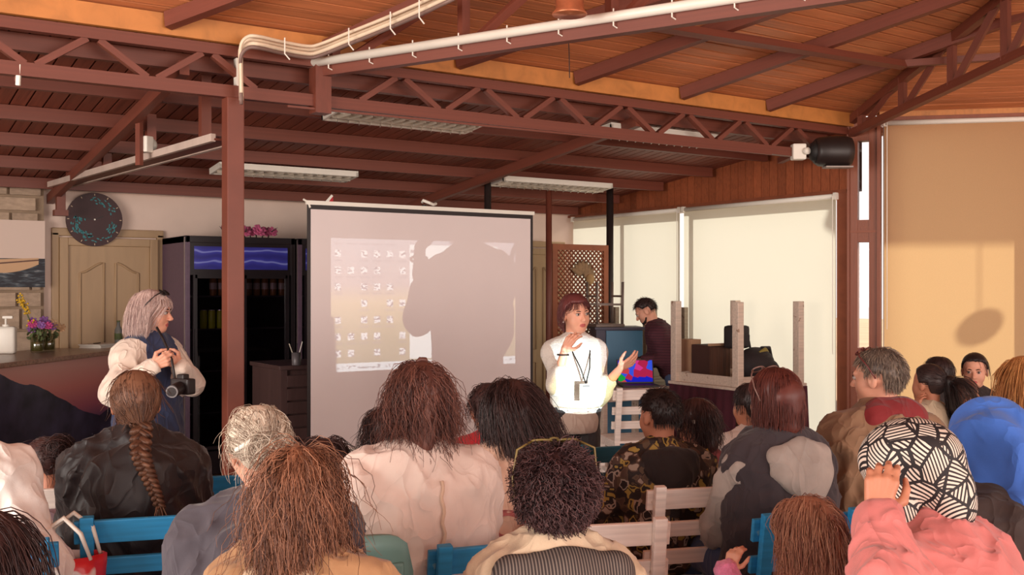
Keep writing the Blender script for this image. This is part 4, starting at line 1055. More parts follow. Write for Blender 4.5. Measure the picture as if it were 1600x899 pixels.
def bun(c, r, N, seed=1, S=14, noise=.25, turns=.6):
    """strands wound round an ellipsoid"""
    g = np.random.default_rng(seed); a = g.normal(size=(N, 3)); a /= np.linalg.norm(a, axis=1, keepdims=True); b = np.cross(a, g.normal(size=(N, 3))); b /= np.linalg.norm(b, axis=1, keepdims=True)
    t = np.linspace(0, 2 * pi * turns, S)[None, :, None] * (.6 + .8 * g.random((N, 1, 1))); P = a[:, None] * np.cos(t) + b[:, None] * np.sin(t); P = P * (1 + noise * .3 * g.normal(size=(N, 1, 1))) + noise * .12 * np.cumsum(g.normal(size=(N, S, 3)), 1) / 2
    return (np.asarray(c) + P * np.asarray(r)).astype(f32)

# ---------------------------------------------------------------- materials for people
def HAIRM(name, dark, light, rough=.45, tip=None):
    if name in _mats: return _mats[name]
    t = NT(name); ge = t.n('NewGeometry'); tc = t.n('TexCoord'); nz = t.n('TexNoise'); nz.inputs['Scale'].default_value = 14; t.l(tc.outputs['Object'], nz.inputs['Vector'])
    f = t.math('ADD', t.math('MULTIPLY', ge.outputs['Random Per Island'], .6), t.math('MULTIPLY', nz.outputs['Fac'], .4))
    c = t.ramp(f, [(.15, dark), (.5, tuple((a + b) / 2 for a, b in zip(dark, light))), (.85, light)])
    t.l(c, t.b.inputs['Base Color']); t.b.inputs['Roughness'].default_value = rough; t.b.inputs['Specular IOR Level'].default_value = .35
    _mats[name] = t.m; return t.m
def SKIN(name, col):
    if name in _mats: return _mats[name]
    m = M(name, col, .55, .07, 14, .05, 260); b = m.node_tree.nodes['Principled BSDF']; b.inputs['Subsurface Weight'].default_value = .12; b.inputs['Subsurface Radius'].default_value = (.012, .004, .002); b.inputs['Subsurface Scale'].default_value = .5; return m
def CLOTHM(name, col, weave=260, bump=.15, var=.10):
    if name in _mats: return _mats[name]
    m = M(name, col, .85, var, 7, 0, weave, sheen=.15); t = NT.__new__(NT); t.m = m; t.t = m.node_tree; t.b = t.t.nodes['Principled BSDF']
    tc = t.n('TexCoord'); mp = t.n('Mapping'); mp.inputs['Rotation'].default_value = (.4, .5, .3); mp.inputs['Scale'].default_value = (1.0, 1.0, .6); t.l(tc.outputs['Object'], mp.inputs['Vector'])
    hs_ = []
    for sc_, po, ds in ((4.2, 5.0, .9), (8.5, 6.0, 1.0)):
        n1 = t.n('TexNoise'); n1.inputs['Scale'].default_value = sc_; n1.inputs['Detail'].default_value = 1.5; n1.inputs['Distortion'].default_value = ds; t.l(mp.outputs[0], n1.inputs['Vector'])
        hs_.append(t.math('POWER', t.math('SUBTRACT', 1.0, t.math('ABSOLUTE', t.math('MULTIPLY_ADD', n1.outputs['Fac'], 2.6, -1.3))), po))
    rdg = t.math('MULTIPLY_ADD', hs_[1], .45, hs_[0])
    n2 = t.n('TexNoise'); n2.inputs['Scale'].default_value = weave; t.l(tc.outputs['Object'], n2.inputs['Vector'])
    hgt = t.math('ADD', rdg, t.math('MULTIPLY', n2.outputs['Fac'], bump * .25)); t.bump(hgt, .42, .022); return m
sk_l = SKIN('fair_skin', srgb(216, 156, 130)); sk_m = SKIN('tan_skin', srgb(188, 124, 96)); m_lip = M('lip', srgb(178, 88, 84), .5, .05); m_eye = M('eye_white', srgb(186, 170, 162), .3, .02); m_iris = M('iris', srgb(48, 34, 28), .15)

# ---------------------------------------------------------------- head, hands, skeleton
CC, CR = A3(0, -.012, .028), A3(.077, .097, .090)
def head_prims(face):
    p = [('e', CC, CR), ('e', A3(0, .030, -.030), A3(.060, .062, .082)), ('e', A3(0, .058, -.083), A3(.034, .028, .026)), ('e', A3(.036, .048, -.028), A3(.028, .030, .034)), ('e', A3(-.036, .048, -.028), A3(.028, .030, .034))]
    return p
def head_field(p, nb, face=True):
    d = field(head_prims(face), p, .02)
    d = smin(d, dcap(p, A3(0, -.022, -.05), nb, .050, .056), .02)
    if face:
        d = smin(d, dcap(p, A3(-.038, .076, .024), A3(.038, .076, .024), .012, .012), .012)
        for s in (-1, 1):
            d = smax(d, -dell(p, A3(s * .031, .101, .007), A3(.017, .014, .011)), .010)
            d = smin(d, dell(p, A3(s * .010, .102, -.030), A3(.008, .009, .007)), .006)
        d = smin(d, dcap(p, A3(0, .086, .010), A3(0, .110, -.024), .008, .0105), .010)
        d = smin(d, dell(p, A3(0, .086, -.0535), A3(.021, .011, .0055)), .005); d = smin(d, dell(p, A3(0, .085, -.065), A3(.018, .011, .0065)), .005)
        d = smax(d, -dell(p, A3(0, .099, -.0590), A3(.022, .008, .0018)), .003)
    for s in (-1, 1):
        d = smin(d, dell(p, A3(s * .077, -.006, -.006), A3(.010, .021, .032)), .006)
        d = smax(d, -dell(p, A3(s * .089, .000, -.004), A3(.007, .011, .018)), .004)
    return d
def hand_prims(w, d, n, t, curl=(.3, .3, .35, .4), thumb=.5, spread=.12, s=1.0):
    """w wrist, d towards fingers, n palm normal, t thumb side"""
    w = np.asarray(w, f32); d = unit(d); n = unit(n - d * np.dot(n, d)); t = unit(t - d * np.dot(t, d) - n * np.dot(t, n)); P = []
    offs = (.030, .011, -.009, -.027); ln = (.070, .078, .072, .056); kz = (.086, .090, .086, .078)
    for k in range(4):
        kn = w + (d * kz[k] + t * offs[k]) * s
        P.append(('c', w + (d * .012 + t * offs[k] * .55) * s, kn, .0135 * s, .0120 * s))
        a = 0; p = kn; dd = unit(d + t * spread * (1.5 - k) / 1.5 * .5)
        for j, fr in enumerate((.45, .31, .24)):
            a += curl[k] * (1.0 if j == 0 else 1.15); q = p + (dd * cos(a) + n * sin(a)) * ln[k] * fr * s
            r = (.0095, .0085, .0075, .0065); P.append(('c', p, q, r[j] * s, r[j + 1] * s)); p = q
    b = w + (d * .022 + t * .026) * s; th = unit(d * .62 + t * .75 + n * .25); e1 = b + th * .042 * s
    P.append(('c', w + d * .015 * s, b, .016 * s, .016 * s)); P.append(('c', b, e1, .0155 * s, .011 * s))
    th2 = unit(d * (.9) + t * (.45 - thumb * .7) + n * (.2 + thumb * .6)); e2 = e1 + th2 * .033 * s; P.append(('c', e1, e2, .011 * s, .0095 * s))
    th3 = unit(d * (.9) + t * (.3 - thumb) + n * (.2 + thumb * .7)); P.append(('c', e2, e2 + th3 * .026 * s, .0092 * s, .007 * s))
    return P
def ik(a, c, l1, l2, hint):
    a, c, hint = np.asarray(a, f32), np.asarray(c, f32), np.asarray(hint, f32); v = c - a; L = np.linalg.norm(v)
    if L > (l1 + l2) * .995: c = a + v / L * (l1 + l2) * .995; v = c - a; L = np.linalg.norm(v)
    x = (l1 * l1 - l2 * l2 + L * L) / (2 * L); h = math.sqrt(max(l1 * l1 - x * x, 1e-6)); u = v / L
    o = hint - a; o = o - u * np.dot(o, u); o = unit(o); return a + u * x + o * h, c

SCR = W(690, 8.2, z=0)
def rotz(a): return np.array([[cos(a), -sin(a), 0], [sin(a), cos(a), 0], [0, 0, 1]], f32)
def rotx(a): return np.array([[1, 0, 0], [0, cos(a), -sin(a)], [0, sin(a), cos(a)]], f32)
def roty(a): return np.array([[cos(a), 0, sin(a)], [0, 1, 0], [-sin(a), 0, cos(a)]], f32)

m_stool = WOOD('stool_wood', srgb(140, 100, 70), .6, .1, stretch=(9, 9, 3))
class Person:
    """one figure: continuous body mesh with hair and clothing as children"""
    def __init__(s, label, px, d, ztop=None, ytop=None, yaw=None, stand=False, w=1.0, hs=1.0, lean=0, slean=0, head=(0, 0, 0), skin=None, face=False, arms=None, lowres=False, legs=True, hres=None, seat=.455, feet=None, stool=None):
        s.skin = skin or sk_m; s.face = face; s.w = w
        if ztop is None: ztop = EYE - (ytop - CY) / F * d
        s.hs = hs; L, SLn = radians(lean), radians(slean)
        U = unit((sin(SLn), sin(L) * cos(SLn), cos(L) * cos(SLn))); Rx = unit(np.cross((0, 1, 0), U) if True else 0); Rx = unit(A3(1, 0, 0) - U * U[0]); Fw = np.cross(U, Rx)
        if stand: k = (ztop - .227 * hs) / (.905 + .53 * U[2]); hipz = .905 * k
        else: k = (ztop - seat - .227 * hs) / (.085 + .53 * U[2]); hipz = seat + .085 * k
        s.k = k; s.U, s.Rx, s.Fw = U, Rx, Fw; s.TM = np.stack([Rx, Fw, U], 1); s.hipz = hipz
        hip = A3(0, 0, hipz); s.hip = hip; s.nb = hip + U * .47 * k; nu = unit(U * .55 + A3(0, 0, 1) * .45)
        hy, hp, hr = [radians(x) for x in head]; s.RH = rotz(hy) @ rotx(-hp) @ roty(hr)
        s.hc = s.nb + nu * .06 * k + s.RH @ A3(0, .012, .105) * hs
        # placement
        tgt = W(px, d, z=0); wy = -TH + radians(18 if yaw is None else yaw)
        s.rz = wy; c2 = rotz(wy) @ s.hc; loc = (tgt.x - c2[0], tgt.y - c2[1], 0); s.loc = np.array(loc, f32)
        s.root = empty('person', loc, wy, label, 'person')
        # skeleton
        shw = .155 * k * w ** .6; s.sh = {q: hip + U * .392 * k + Rx * sg * shw for q, sg in (('R', 1), ('L', -1))}
        s.el, s.wr, s.hand = {}, {}, {}; l1, l2 = .275 * k, .245 * k
        for q, sg in (('R', 1), ('L', -1)):
            a = (arms or {}).get(q)
            if a is None:
                wr = A3(sg * .07 * k, .30 * k, hipz + .10 * k) if not stand else s.sh[q] + A3(sg * .07, .06, -.5) * k; hint = s.sh[q] + A3(sg * .5, -.5, -.6); hd = dict(d=(-sg * .25, .9, -.2), n=(0, -.2, -1), t=(-sg, 0, .1))
            else:
                wr = s.loc_px(a['wr']) if len(a['wr']) == 3 and a.get('px', True) else np.asarray(a['wr'], f32)
                hint = s.loc_px(a['el']) if a.get('px', True) else np.asarray(a['el'], f32); hd = a.get('hand', dict(d=(-sg * .25, .9, -.2), n=(0, -.2, -1), t=(-sg, 0, .1)))
            if hd.get('cam'):
                cvv = lambda v: rotz(-wy) @ np.array((cT * v[0] + sT * v[1], -sT * v[0] + cT * v[1], v[2]), f32)
                hd = dict(hd, d=cvv(hd['d']), n=cvv(hd['n']), t=cvv(hd['t']))
            s.el[q], s.wr[q] = ik(s.sh[q], wr, l1, l2, hint); s.hand[q] = (hd, a is not None and a.get('fine', False))
        s.kn, s.an = {}, {}
        for q, sg in (('R', 1), ('L', -1)):
            if stand: s.kn[q] = A3(sg * .095 * k, .02, hipz * .53); s.an[q] = A3(sg * .10 * k, -.01, .09)
            else: s.kn[q] = A3(sg * .11 * k, .42 * k, hipz + .01); s.an[q] = A3(sg * .11 * k, .40 * k, .09)
        tm = s.TM
        s.p_torso = [('e', hip + U * .02 * k, A3(.165 * w, .125 * w ** .7, .125) * k, tm), ('e', hip + U * .17 * k, A3(.148 * w, .115 * w, .17) * k, tm), ('e', hip + U * .32 * k, A3(.160 * w, .112 * w ** .8, .165) * k, tm), ('c', s.sh['L'], s.sh['R'], .050 * k, .050 * k), ('c', s.nb - U * .005 * k, s.sh['L'] + U * .0, .050 * k, .046 * k), ('c', s.nb - U * .005 * k, s.sh['R'], .050 * k, .046 * k)]
        s.p_arm = {q: [('c', s.sh[q], s.el[q], .052 * k * w ** .5, .040 * k), ('c', s.el[q], s.wr[q], .040 * k, .026 * k)] for q in 'LR'}
        s.p_leg = {}
        for q, sg in (('R', 1), ('L', -1)):
            h = hip + A3(sg * .09 * k * w, 0, 0); s.p_leg[q] = [('c', h, s.kn[q], .088 * k * w, .056 * k), ('c', s.kn[q], s.an[q], .054 * k, .036 * k)]
        s.p_foot = {q: [('c', s.an[q] - A3(0, .03, .05), s.an[q] + A3(0, .13 * k, -.055), .036, .03)] for q in 'LR'}
        # body: trunk + head + hands in one mesh
        parts = []; pr = s.p_torso + s.p_arm['L'] + s.p_arm['R'] + s.p_leg['L'] + s.p_leg['R'] + s.p_foot['L'] + s.p_foot['R']
        lo, hi = bounds(pr, .0); v, q4 = surfnet(lambda p: field(pr, p, .03) + .006, lo, hi, .026); parts.append((v, q4)); nb0 = len(q4)
        h = hres or (.0048 if face else .0095); nbl = (s.RH.T @ (s.nb - s.U * .03 * k - s.hc)) / hs
        v, q4 = surfnet(lambda p: head_field(p, nbl, face), (-.1, -.13, min(-.14, nbl[2] - .06)), (.1, .13, .13), h)
        v = relax(v, q4, 1, .3)
        mi = np.zeros(nb0 + len(q4), int)
        if face:
            c = v[q4].mean(1); lip = (np.abs(c[:, 0]) < .021) & (c[:, 1] > .078) & (c[:, 2] < -.0495) & (c[:, 2] > -.0715) & (((c[:, 0] / .021) ** 2 + ((c[:, 2] + .0600) / .0115) ** 2) < 1); mi[nb0:][lip] = 1
        parts.append(((v * hs) @ s.RH.T + s.hc, q4))
        for q in 'LR':
            hd, fine = s.hand[q]; hs_ = .98 * min(k, 1.02)
            hp_ = hand_prims(s.wr[q], np.asarray(hd['d'], f32), np.asarray(hd['n'], f32), np.asarray(hd['t'], f32), hd.get('curl', (.35, .35, .4, .45)), hd.get('thumb', .5), hd.get('spread', .12), hs_)
            hp_.append(('c', s.el[q] * .35 + s.wr[q] * .65, s.wr[q] + unit(hd['d']) * .012, .030 * k, .023 * k)); lo, hi = bounds(hp_, 0)
            v, q4 = surfnet(lambda p: field(hp_, p, .0045 if fine else .006), lo, hi, .0046 if fine else .012); parts.append((v, q4)); mi = np.concatenate([mi, np.zeros(len(q4), int)])
        V, Q = join(parts); s.body = mesh_np('body', V, Q, s.skin, s.root, matidx=mi, mats=[s.skin, m_lip])
        if face: s.eyes()
        if stool:
            so = empty('stool', loc, wy, 'plain wooden stool under the ' + stool, 'stool', 'plain stools under the listeners'); so.location = (loc[0], loc[1], 0)
            MB().cyl((0, .02, seat - .05), (0, .02, seat - .02), .15, n=24).build('seat', m_stool, so)
            for a in range(4): MB().cyl((.12 * cos(a * pi / 2 + .78), .02 + .12 * sin(a * pi / 2 + .78), .0), (.09 * cos(a * pi / 2 + .78), .02 + .09 * sin(a * pi / 2 + .78), seat - .05), .015, n=8).build('leg', m_stool, so)
    def loc_px(s, t):
        px, py, d = t; g = W(px, d, py=py); return rotz(-s.rz) @ (np.array(g, f32) - s.loc)
    def H(s, v): return s.RH @ (np.asarray(v, f32) * s.hs) + s.hc           # head-local point -> person-local
    def Hm(s, V): return (V * s.hs) @ s.RH.T + s.hc
    def add(s, name, V, Q, mat, smooth=True, parent=None, label=None):
        o = mesh_np(name, V, Q, mat, parent or s.root, smooth)
        if label: o['label'] = label
        return o
    def eyes(s):
        for sg in (-1, 1):
            c = A3(sg * .031, .0835, .0075)
            mb = MB(); mb.sph(Vector(s.H(c)), .0108 * s.hs, 12); o = mb.build('eye', m_eye, s.body, True)
            mb = MB(); mb.sph(Vector(s.H(c + A3(0, .0052, 0))), .0072 * s.hs, 10); mb.build('iris', m_iris, s.body, True)
            pts = [Vector(s.H((sg * (.014 + .034 * t), .094 - .016 * t * t, .024 + .006 * sin(pi * t) - .003 * t))) for t in np.linspace(0, 1, 6)]
            MB().tube(pts, [.002, .0035, .0036, .003, .0025, .001], 5).build('eyebrow', s.browm if hasattr(s, 'browm') else m_dark, s.body, True)
            pts = [Vector(s.H((sg * (.018 + .027 * t), .0965 - .010 * t * t, .0125 + .004 * sin(pi * t)))) for t in np.linspace(0, 1, 5)]
            MB().tube(pts, .0016, 4).build('eyelash', m_dark, s.body, True)
    # -------------------------------------------------- clothing
    def garment(s, name, prims, mat, infl=.012, h=.014, k=.03, cuts=(), fold=.004, ffreq=16, puff=None, label=None, seed=1.0, extra=None, parent=None):
        lo, hi = bounds(prims, infl + .01)
        def fn(p):
            d = field(prims, p, k) - infl
            if extra: d = smin(d, field(extra, p, .02), .02)
            if fold:
                pw = p * A3(1, 1, .7) + p[:, [2, 0, 1]] * .25
                d = d + fold * 1.3 * wob(pw, ffreq, seed) + fold * 1.3 * wob(pw, ffreq * 2.4, seed + 3) + fold * .8 * wob(pw, ffreq * 4.6, seed + 5) - fold * 2.2 * (1 - np.abs(wob(pw, ffreq * 1.6, seed + 8))) ** 6
            if puff:
                ph = (p - s.hip) @ s.U / puff[0]; d = d - puff[1] * (np.abs(np.sin(pi * ph)) ** .6 - .5)
            for (c, n) in cuts: d = np.maximum(d, (p - np.asarray(c, f32)) @ np.asarray(n, f32))
            return d
        if extra: l2, h2 = bounds(extra, .01); lo, hi = np.minimum(lo, l2), np.maximum(hi, h2)
        v, q = surfnet(fn, lo, hi, h); v = relax(v, q, 1, .35); return s.add(name, v, q, mat, label=label, parent=parent)
    def top(s, mat, infl=.014, h=.013, hem=-.06, neck=.015, sleeve=1.0, name='top', fold=.004, sleeves=True, label=None, puff=None, extra=None, flare=0, ffreq=16, seed=1.0, armsq='LR'):
        k = s.k; pr = list(s.p_torso) + [('e', s.hip + s.U * .23 * k - s.Fw * .012 * k, A3(.178 * s.w, .120 * s.w ** .8, .25) * k, s.TM)]
        if not sleeves:
            pr = pr[:3] + [('c', s.sh['L'] * .82 + s.sh['R'] * .18, s.sh['R'] * .82 + s.sh['L'] * .18, .050 * k, .050 * k), ('c', s.nb - s.U * .005 * k, s.sh['L'] * .88 + s.nb * .12, .050 * k, .046 * k), ('c', s.nb - s.U * .005 * k, s.sh['R'] * .88 + s.nb * .12, .050 * k, .046 * k)] + [('e', s.hip + s.U * .20 * k - s.Fw * .008 * k, A3(.168 * s.w, .120 * s.w ** .8, .22) * k, s.TM)]
        if hem < -.12: pr.append(('e', s.hip + s.U * (hem * .5) * k, A3(.172 * s.w + flare, .135 + flare, .16) * k, s.TM))
        cuts = [(s.hip + s.U * hem * k, -s.U)]
        if neck < -.1: cuts.append((s.nb + s.U * neck * k, s.U))
        for q in (armsq if sleeves else ''):
            a = s.p_arm[q]; w = s.el[q] + (s.wr[q] - s.el[q]) * sleeve; pr += [a[0], ('c', s.el[q], w, .041 * k, .030 * k)]
        s.last = (pr, infl * k + fold * 1.2)
        return s.garment(name, pr, mat, infl * k, h, .06 if sleeves else .035, cuts, fold, ffreq, puff, label, seed, extra)
    def trousers(s, mat, infl=.012, h=.026, shoes=True):
        pr = [s.p_torso[0]] + s.p_leg['L'] + s.p_leg['R']
        s.garment('trousers', pr, mat, infl, h, .025, [(s.hip + s.U * .09 * s.k, s.U)], .003)
        if shoes:
            for q in 'LR': s.garment('shoe', s.p_foot[q], M('dark_shoe', srgb(44, 34, 32), .6), .012, .022, .02, [(A3(0, 0, .004), A3(0, 0, -1))], 0)
    def back(s, xs, u, extra=.002):
        """point on the back of the outermost garment at height u along the spine, xs to the right"""
        pr, inf = s.last; o = s.hip + s.U * u * s.k + s.Rx * xs; t = np.linspace(0, .42, 140, dtype=f32); Pn = (o[None] - s.Fw[None] * t[:, None]).astype(f32); d = field(pr, Pn, .06) - inf
        idx = np.where(d < 0)[0]; i = (idx[-1] + 1) if len(idx) else 0; return Pn[min(i, 139)] - s.Fw * extra
    def hoodpad(s, mat, uc, rx, rz, thick=.03, point=.5, rim=.036, name='hood', label=None, h=.010, rw=.11):
        """hood lying flat on the back of the outermost garment, with a rolled rim at the neck"""
        pr, inf = s.last; c = s.back(0, uc, 0); inf = inf - .006; k = s.k
        rims = [('c', s.back(-rw, uc + .055, -.02), s.back(0, .465, -.02), rim, rim * 1.1), ('c', s.back(rw, uc + .055, -.02), s.back(0, .465, -.02), rim, rim * 1.1), ('c', s.back(-rw, uc + .055, -.02), s.nb - s.Rx * .085 + s.Fw * .07 - s.U * .03, rim, rim * .8), ('c', s.back(rw, uc + .055, -.02), s.nb + s.Rx * .085 + s.Fw * .07 - s.U * .03, rim, rim * .8)]
        def fn(p):
            q = (p - c) @ s.TM; zz = q[:, 2] / rz; xr = rx * (1 - point * np.clip(-zz, 0, 1)); m = np.sqrt((q[:, 0] / xr) ** 2 + zz ** 2)
            d = field(pr, p, .06) - inf - thick * np.clip(1.05 - m ** 3, 0, 1) + .003 * wob(p, 30, 2.0) + .002 * wob(p, 62, 4.0)
            d = np.maximum(d, (m - 1) * rz * .8); d = np.maximum(d, q[:, 1] - .05)
            return smin(d, field(rims, p, .02) + .003 * wob(p, 34, 1.0), .025)
        lo, hi = bounds(rims + [('e', c, A3(rx, rx, rz) * 1.1, s.TM)], .05); v, q4 = surfnet(fn, lo, hi, h); v = relax(v, q4, 1, .35); return s.add(name, v, q4, mat, label=label)
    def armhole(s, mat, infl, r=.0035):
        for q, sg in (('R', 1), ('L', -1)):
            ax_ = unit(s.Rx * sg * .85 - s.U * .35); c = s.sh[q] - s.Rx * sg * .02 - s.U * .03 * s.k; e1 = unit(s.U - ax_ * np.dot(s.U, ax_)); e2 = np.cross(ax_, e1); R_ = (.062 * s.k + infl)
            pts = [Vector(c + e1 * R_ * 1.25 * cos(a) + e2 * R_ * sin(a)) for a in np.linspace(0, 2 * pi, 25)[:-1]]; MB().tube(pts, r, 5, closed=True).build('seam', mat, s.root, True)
    def sleeve(s, q, mat, infl, label=None, h=.013, sl=1.0, name='sleeve', fold=.004):
        a = s.p_arm[q]; w = s.el[q] + (s.wr[q] - s.el[q]) * sl
        s.garment(name, [a[0], ('c', s.el[q], w, .041 * s.k, .031 * s.k)], mat, infl, h, .02, (), fold, 22, label=label)
    def blob(s, name, prims, mat, h=.012, k=.02, fold=.003, ffreq=20, cuts=(), label=None, shell=None, parent=None, sub=(), ridge=None):
        """free cloth shape given in person-local prims"""
        lo, hi = bounds(prims, .01)
        def fn(p):
            d = field(prims, p, k)
            if fold: d = d + fold * wob(p, ffreq, 2.2)
            for (c, n) in cuts: d = np.maximum(d, (p - np.asarray(c, f32)) @ np.asarray(n, f32))
            if ridge: d = d + ridge(p)
            if len(sub): d = smax(d, -field(list(sub), p, .01), .008)
            if shell: d = np.maximum(d, -(d + shell))
            return d
        v, q = surfnet(fn, lo, hi, h); v = relax(v, q, 1, .35); return s.add(name, v, q, mat, label=label, parent=parent)
    # -------------------------------------------------- hair
    def region(s, n, front=.62, side=-.15, back=-.85):
        y = n[:, 1]; t = np.clip((y + .25) / .95, 0, 1); t = t * t * (3 - 2 * t)
        lim = back + (front - back) * t; lim = np.where((np.abs(n[:, 0]) > .55) & (y > -.35) & (y < .45), np.maximum(lim, side), lim); return n[:, 2] > lim
    def grow(s, N, L, S=10, vol=.02, lift=.25, stiff=.75, frizz=.0, wave=(0, 0), part=0.0, seed=1, tie=None, tail=None, reg={}, colinf=.02, fall=(0, 0, -1), swirl=.5, jit=.3, back=-.25, ymax=.022, zf=.035, xlim=None):
        N = int(N * .86); rg = np.random.default_rng(seed); n = rg.normal(size=(N * 4, 3)).astype(f32); n /= np.linalg.norm(n, axis=1, keepdims=True); n = n[s.region(n, **reg)]
        if xlim: n = n[(np.abs(n[:, 0]) < xlim) & (n[:, 1] < .3)]
        n = n[:N]; N = len(n)
        down = s.RH.T @ unit(fall); lay = (vol * rg.random(N) ** .7).astype(f32)[:, None]; CRl = CR + lay
        p = CC + n * (CR + lay * .3); Ls = L * (1 - jit * rg.random(N)).astype(f32)[:, None]; st = Ls / (S - 1)
        side = np.sign(n[:, 0] - part + rg.normal(0, .05, N)); away = np.stack([side * swirl, np.full(N, back), np.zeros(N)], 1).astype(f32)
        tg = down - n * (n @ down)[:, None]; tg = tg + away * np.clip(n[:, 2:3], 0, 1); tg -= n * (tg * n).sum(1, keepdims=True); tg /= (np.linalg.norm(tg, axis=1, keepdims=True) + 1e-6)
        d = n * lift + tg + rg.normal(0, .08, (N, 3)); d /= np.linalg.norm(d, axis=1, keepdims=True)
        P = [p.copy()]; nv = rg.normal(0, 1, (N, 3)).astype(f32); done = np.zeros(N, bool)
        cols = []
        for q in s.p_torso[:3]: cols.append(q)
        R = s.RH; caps = [('c', R.T @ (s.sh['L'] - s.hc) / s.hs, R.T @ (s.sh['R'] - s.hc) / s.hs, (.058 * s.k + colinf) / s.hs), ('c', R.T @ (s.nb - s.U * .11 * s.k - s.hc) / s.hs, R.T @ (s.hip - s.hc) / s.hs, (.105 * s.k + colinf) / s.hs), ('c', A3(0, -.02, -.05), R.T @ (s.nb - s.hc) / s.hs, .058)]
        tw = A3(0, 0, 0)
        for i in range(S - 1):
            nv = nv * .7 + rg.normal(0, .7, (N, 3)).astype(f32)
            if tie is not None:
                v = np.asarray(tie, f32) - p; L2 = np.linalg.norm(v, axis=1); done |= L2 < np.maximum(.022, 1.15 * st[:, 0])
                want = np.where(done[:, None], down if tail is None else unit(s.RH.T @ unit(tail)), v / (L2[:, None] + 1e-6)); sf = np.where(done, stiff, .35)[:, None]
            else: want = down; sf = stiff
            d = d * sf + want * (1 - sf) + nv * frizz; d /= (np.linalg.norm(d, axis=1, keepdims=True) + 1e-6)
            if tie is not None and tail is None: d = np.where(done[:, None], d * .02, d)
            p = p + d * st
            q = (p - CC) / CRl; kk = np.linalg.norm(q, axis=1, keepdims=True); p = np.where(kk < 1, CC + q / np.maximum(kk, 1e-4) * CRl, p)
            q = (p - A3(0, .03, -.03)) / (A3(.068, .075, .092) + lay * .4); kk = np.linalg.norm(q, axis=1, keepdims=True); p = np.where(kk < 1, A3(0, .03, -.03) + q / np.maximum(kk, 1e-4) * (A3(.068, .075, .092) + lay * .4), p)
            for (_, a, b, r) in caps:
                ba = b - a; t = np.clip((p - a) @ ba / (ba @ ba), 0, 1)[:, None]; c = a + t * ba; v = p - c; l = np.linalg.norm(v, axis=1, keepdims=True); rr = r + lay * .6; p = np.where(l < rr, c + v / np.maximum(l, 1e-4) * rr, p)
            lowf = (p[:, 2] < zf) & (p[:, 1] > ymax); p[:, 1] = np.where(lowf, np.maximum(ymax, p[:, 1] - .02), p[:, 1])
            P.append(p.copy())
        P = np.stack(P, 1)
        if wave[0] > 0:
            T = np.gradient(P, axis=1); T /= (np.linalg.norm(T, axis=2, keepdims=True) + 1e-9); a = np.cross(T, A3(.3, .5, .8)); a /= (np.linalg.norm(a, axis=2, keepdims=True) + 1e-9); b = np.cross(T, a)
            sl = np.linspace(0, 1, S, dtype=f32)[None, :, None] * Ls[:, None, :]; ph = rg.random((N, 1, 1)) * 6.28; f = wave[1] * (1 + .25 * rg.normal(size=(N, 1, 1))); amp = wave[0] * np.clip(sl / .03, 0, 1) * (.6 + .6 * rg.random((N, 1, 1)))
            P = P + amp * (a * np.sin(f * sl + ph) + b * np.cos(f * sl + ph))
        return P.astype(f32)
    def hair(s, mat, strands=(), cap=.010, core=(), reg={}, r=(.0016, .0007), hcap=.010, label=None, extra=(), sides=3, capmat=None, coren=.0):
        parts = []
        def fn(p):
            n = (p - CC) / CR; n = n / (np.linalg.norm(n, axis=1, keepdims=True) + 1e-6); d = dell(p, CC, CR + cap)
            y = n[:, 1]; R_ = dict(front=.62, side=-.15, back=-.85); R_.update(reg); t = np.clip((y + .25) / .95, 0, 1); t = t * t * (3 - 2 * t); lim = R_['back'] + (R_['front'] - R_['back']) * t
            lim = np.where((np.abs(n[:, 0]) > .5) & (y > -.35) & (y < .5), np.maximum(lim, R_['side']), lim)
            d = smax(d, (lim - n[:, 2]) * .085, .012); d = d + .002 * wob(p, 60, 1)
            return d
        v, q = surfnet(fn, CC - CR - cap - .005, CC + CR + cap + .005, hcap); parts.append((s.Hm(v), q))
        for c in core:
            lo, hi = bounds(c, .01); v, q = surfnet(lambda p: field(c, p, .02) + coren * wob(p, 60, 3) + .003 * wob(p, 45, 2), lo, hi, .011); parts.append((s.Hm(v), q))
        for P in strands:
            if isinstance(P, tuple): P, rr = P
            else: rr = r
            v, q = tubes(P, rr[0] * .92, rr[1] * .92, sides); parts.append((s.Hm(v), q))
        for v, q in extra: parts.append((v, q))
        V, Q = join(parts); return s.add('hair', V, Q, mat, label=label)
    def sunglasses(s, y=.05, z=.125, tilt=.5, mat=None, mlens=None, name='sunglasses', w=.034, out=.0):
        mat = mat or m_black; rt = np.array(rotx(tilt)); mb = MB()
        for sg in (-1, 1):
            ring = [Vector(s.H(A3(sg * w, y, z) + rt @ A3(.027 * cos(a), 0, .021 * sin(a)))) for a in np.linspace(0, 2 * pi, 17)[:-1]]; mb.tube(ring, .003, 6, closed=True)
            pts = [A3(sg * (w + .026), y, z), A3(sg * (.078 + out), y - .02, z - .02), A3(sg * (.088 + out), .0, .055), A3(sg * (.088 + out), -.03, .005)]; mb.tube([Vector(s.H(p)) for p in pts], .0032, 6)
        mb.tube([Vector(s.H(A3(-w + .024, y + .004, z + .004))), Vector(s.H(A3(0, y + .008, z + .006))), Vector(s.H(A3(w - .024, y + .004, z + .004)))], .003, 6)
        o = mb.build(name, mat, s.root, True)
        ml = MB()
        for sg in (-1, 1):
            ring = [Vector(s.H(A3(sg * w, y, z) + rt @ A3(.025 * cos(a), 0, .019 * sin(a)))) for a in np.linspace(0, 2 * pi, 17)[:-1]]; ml.poly3(ring, .002)
        ml.build('lens', mlens or M('dark_lens', srgb(28, 20, 22), .1), o)
        return o
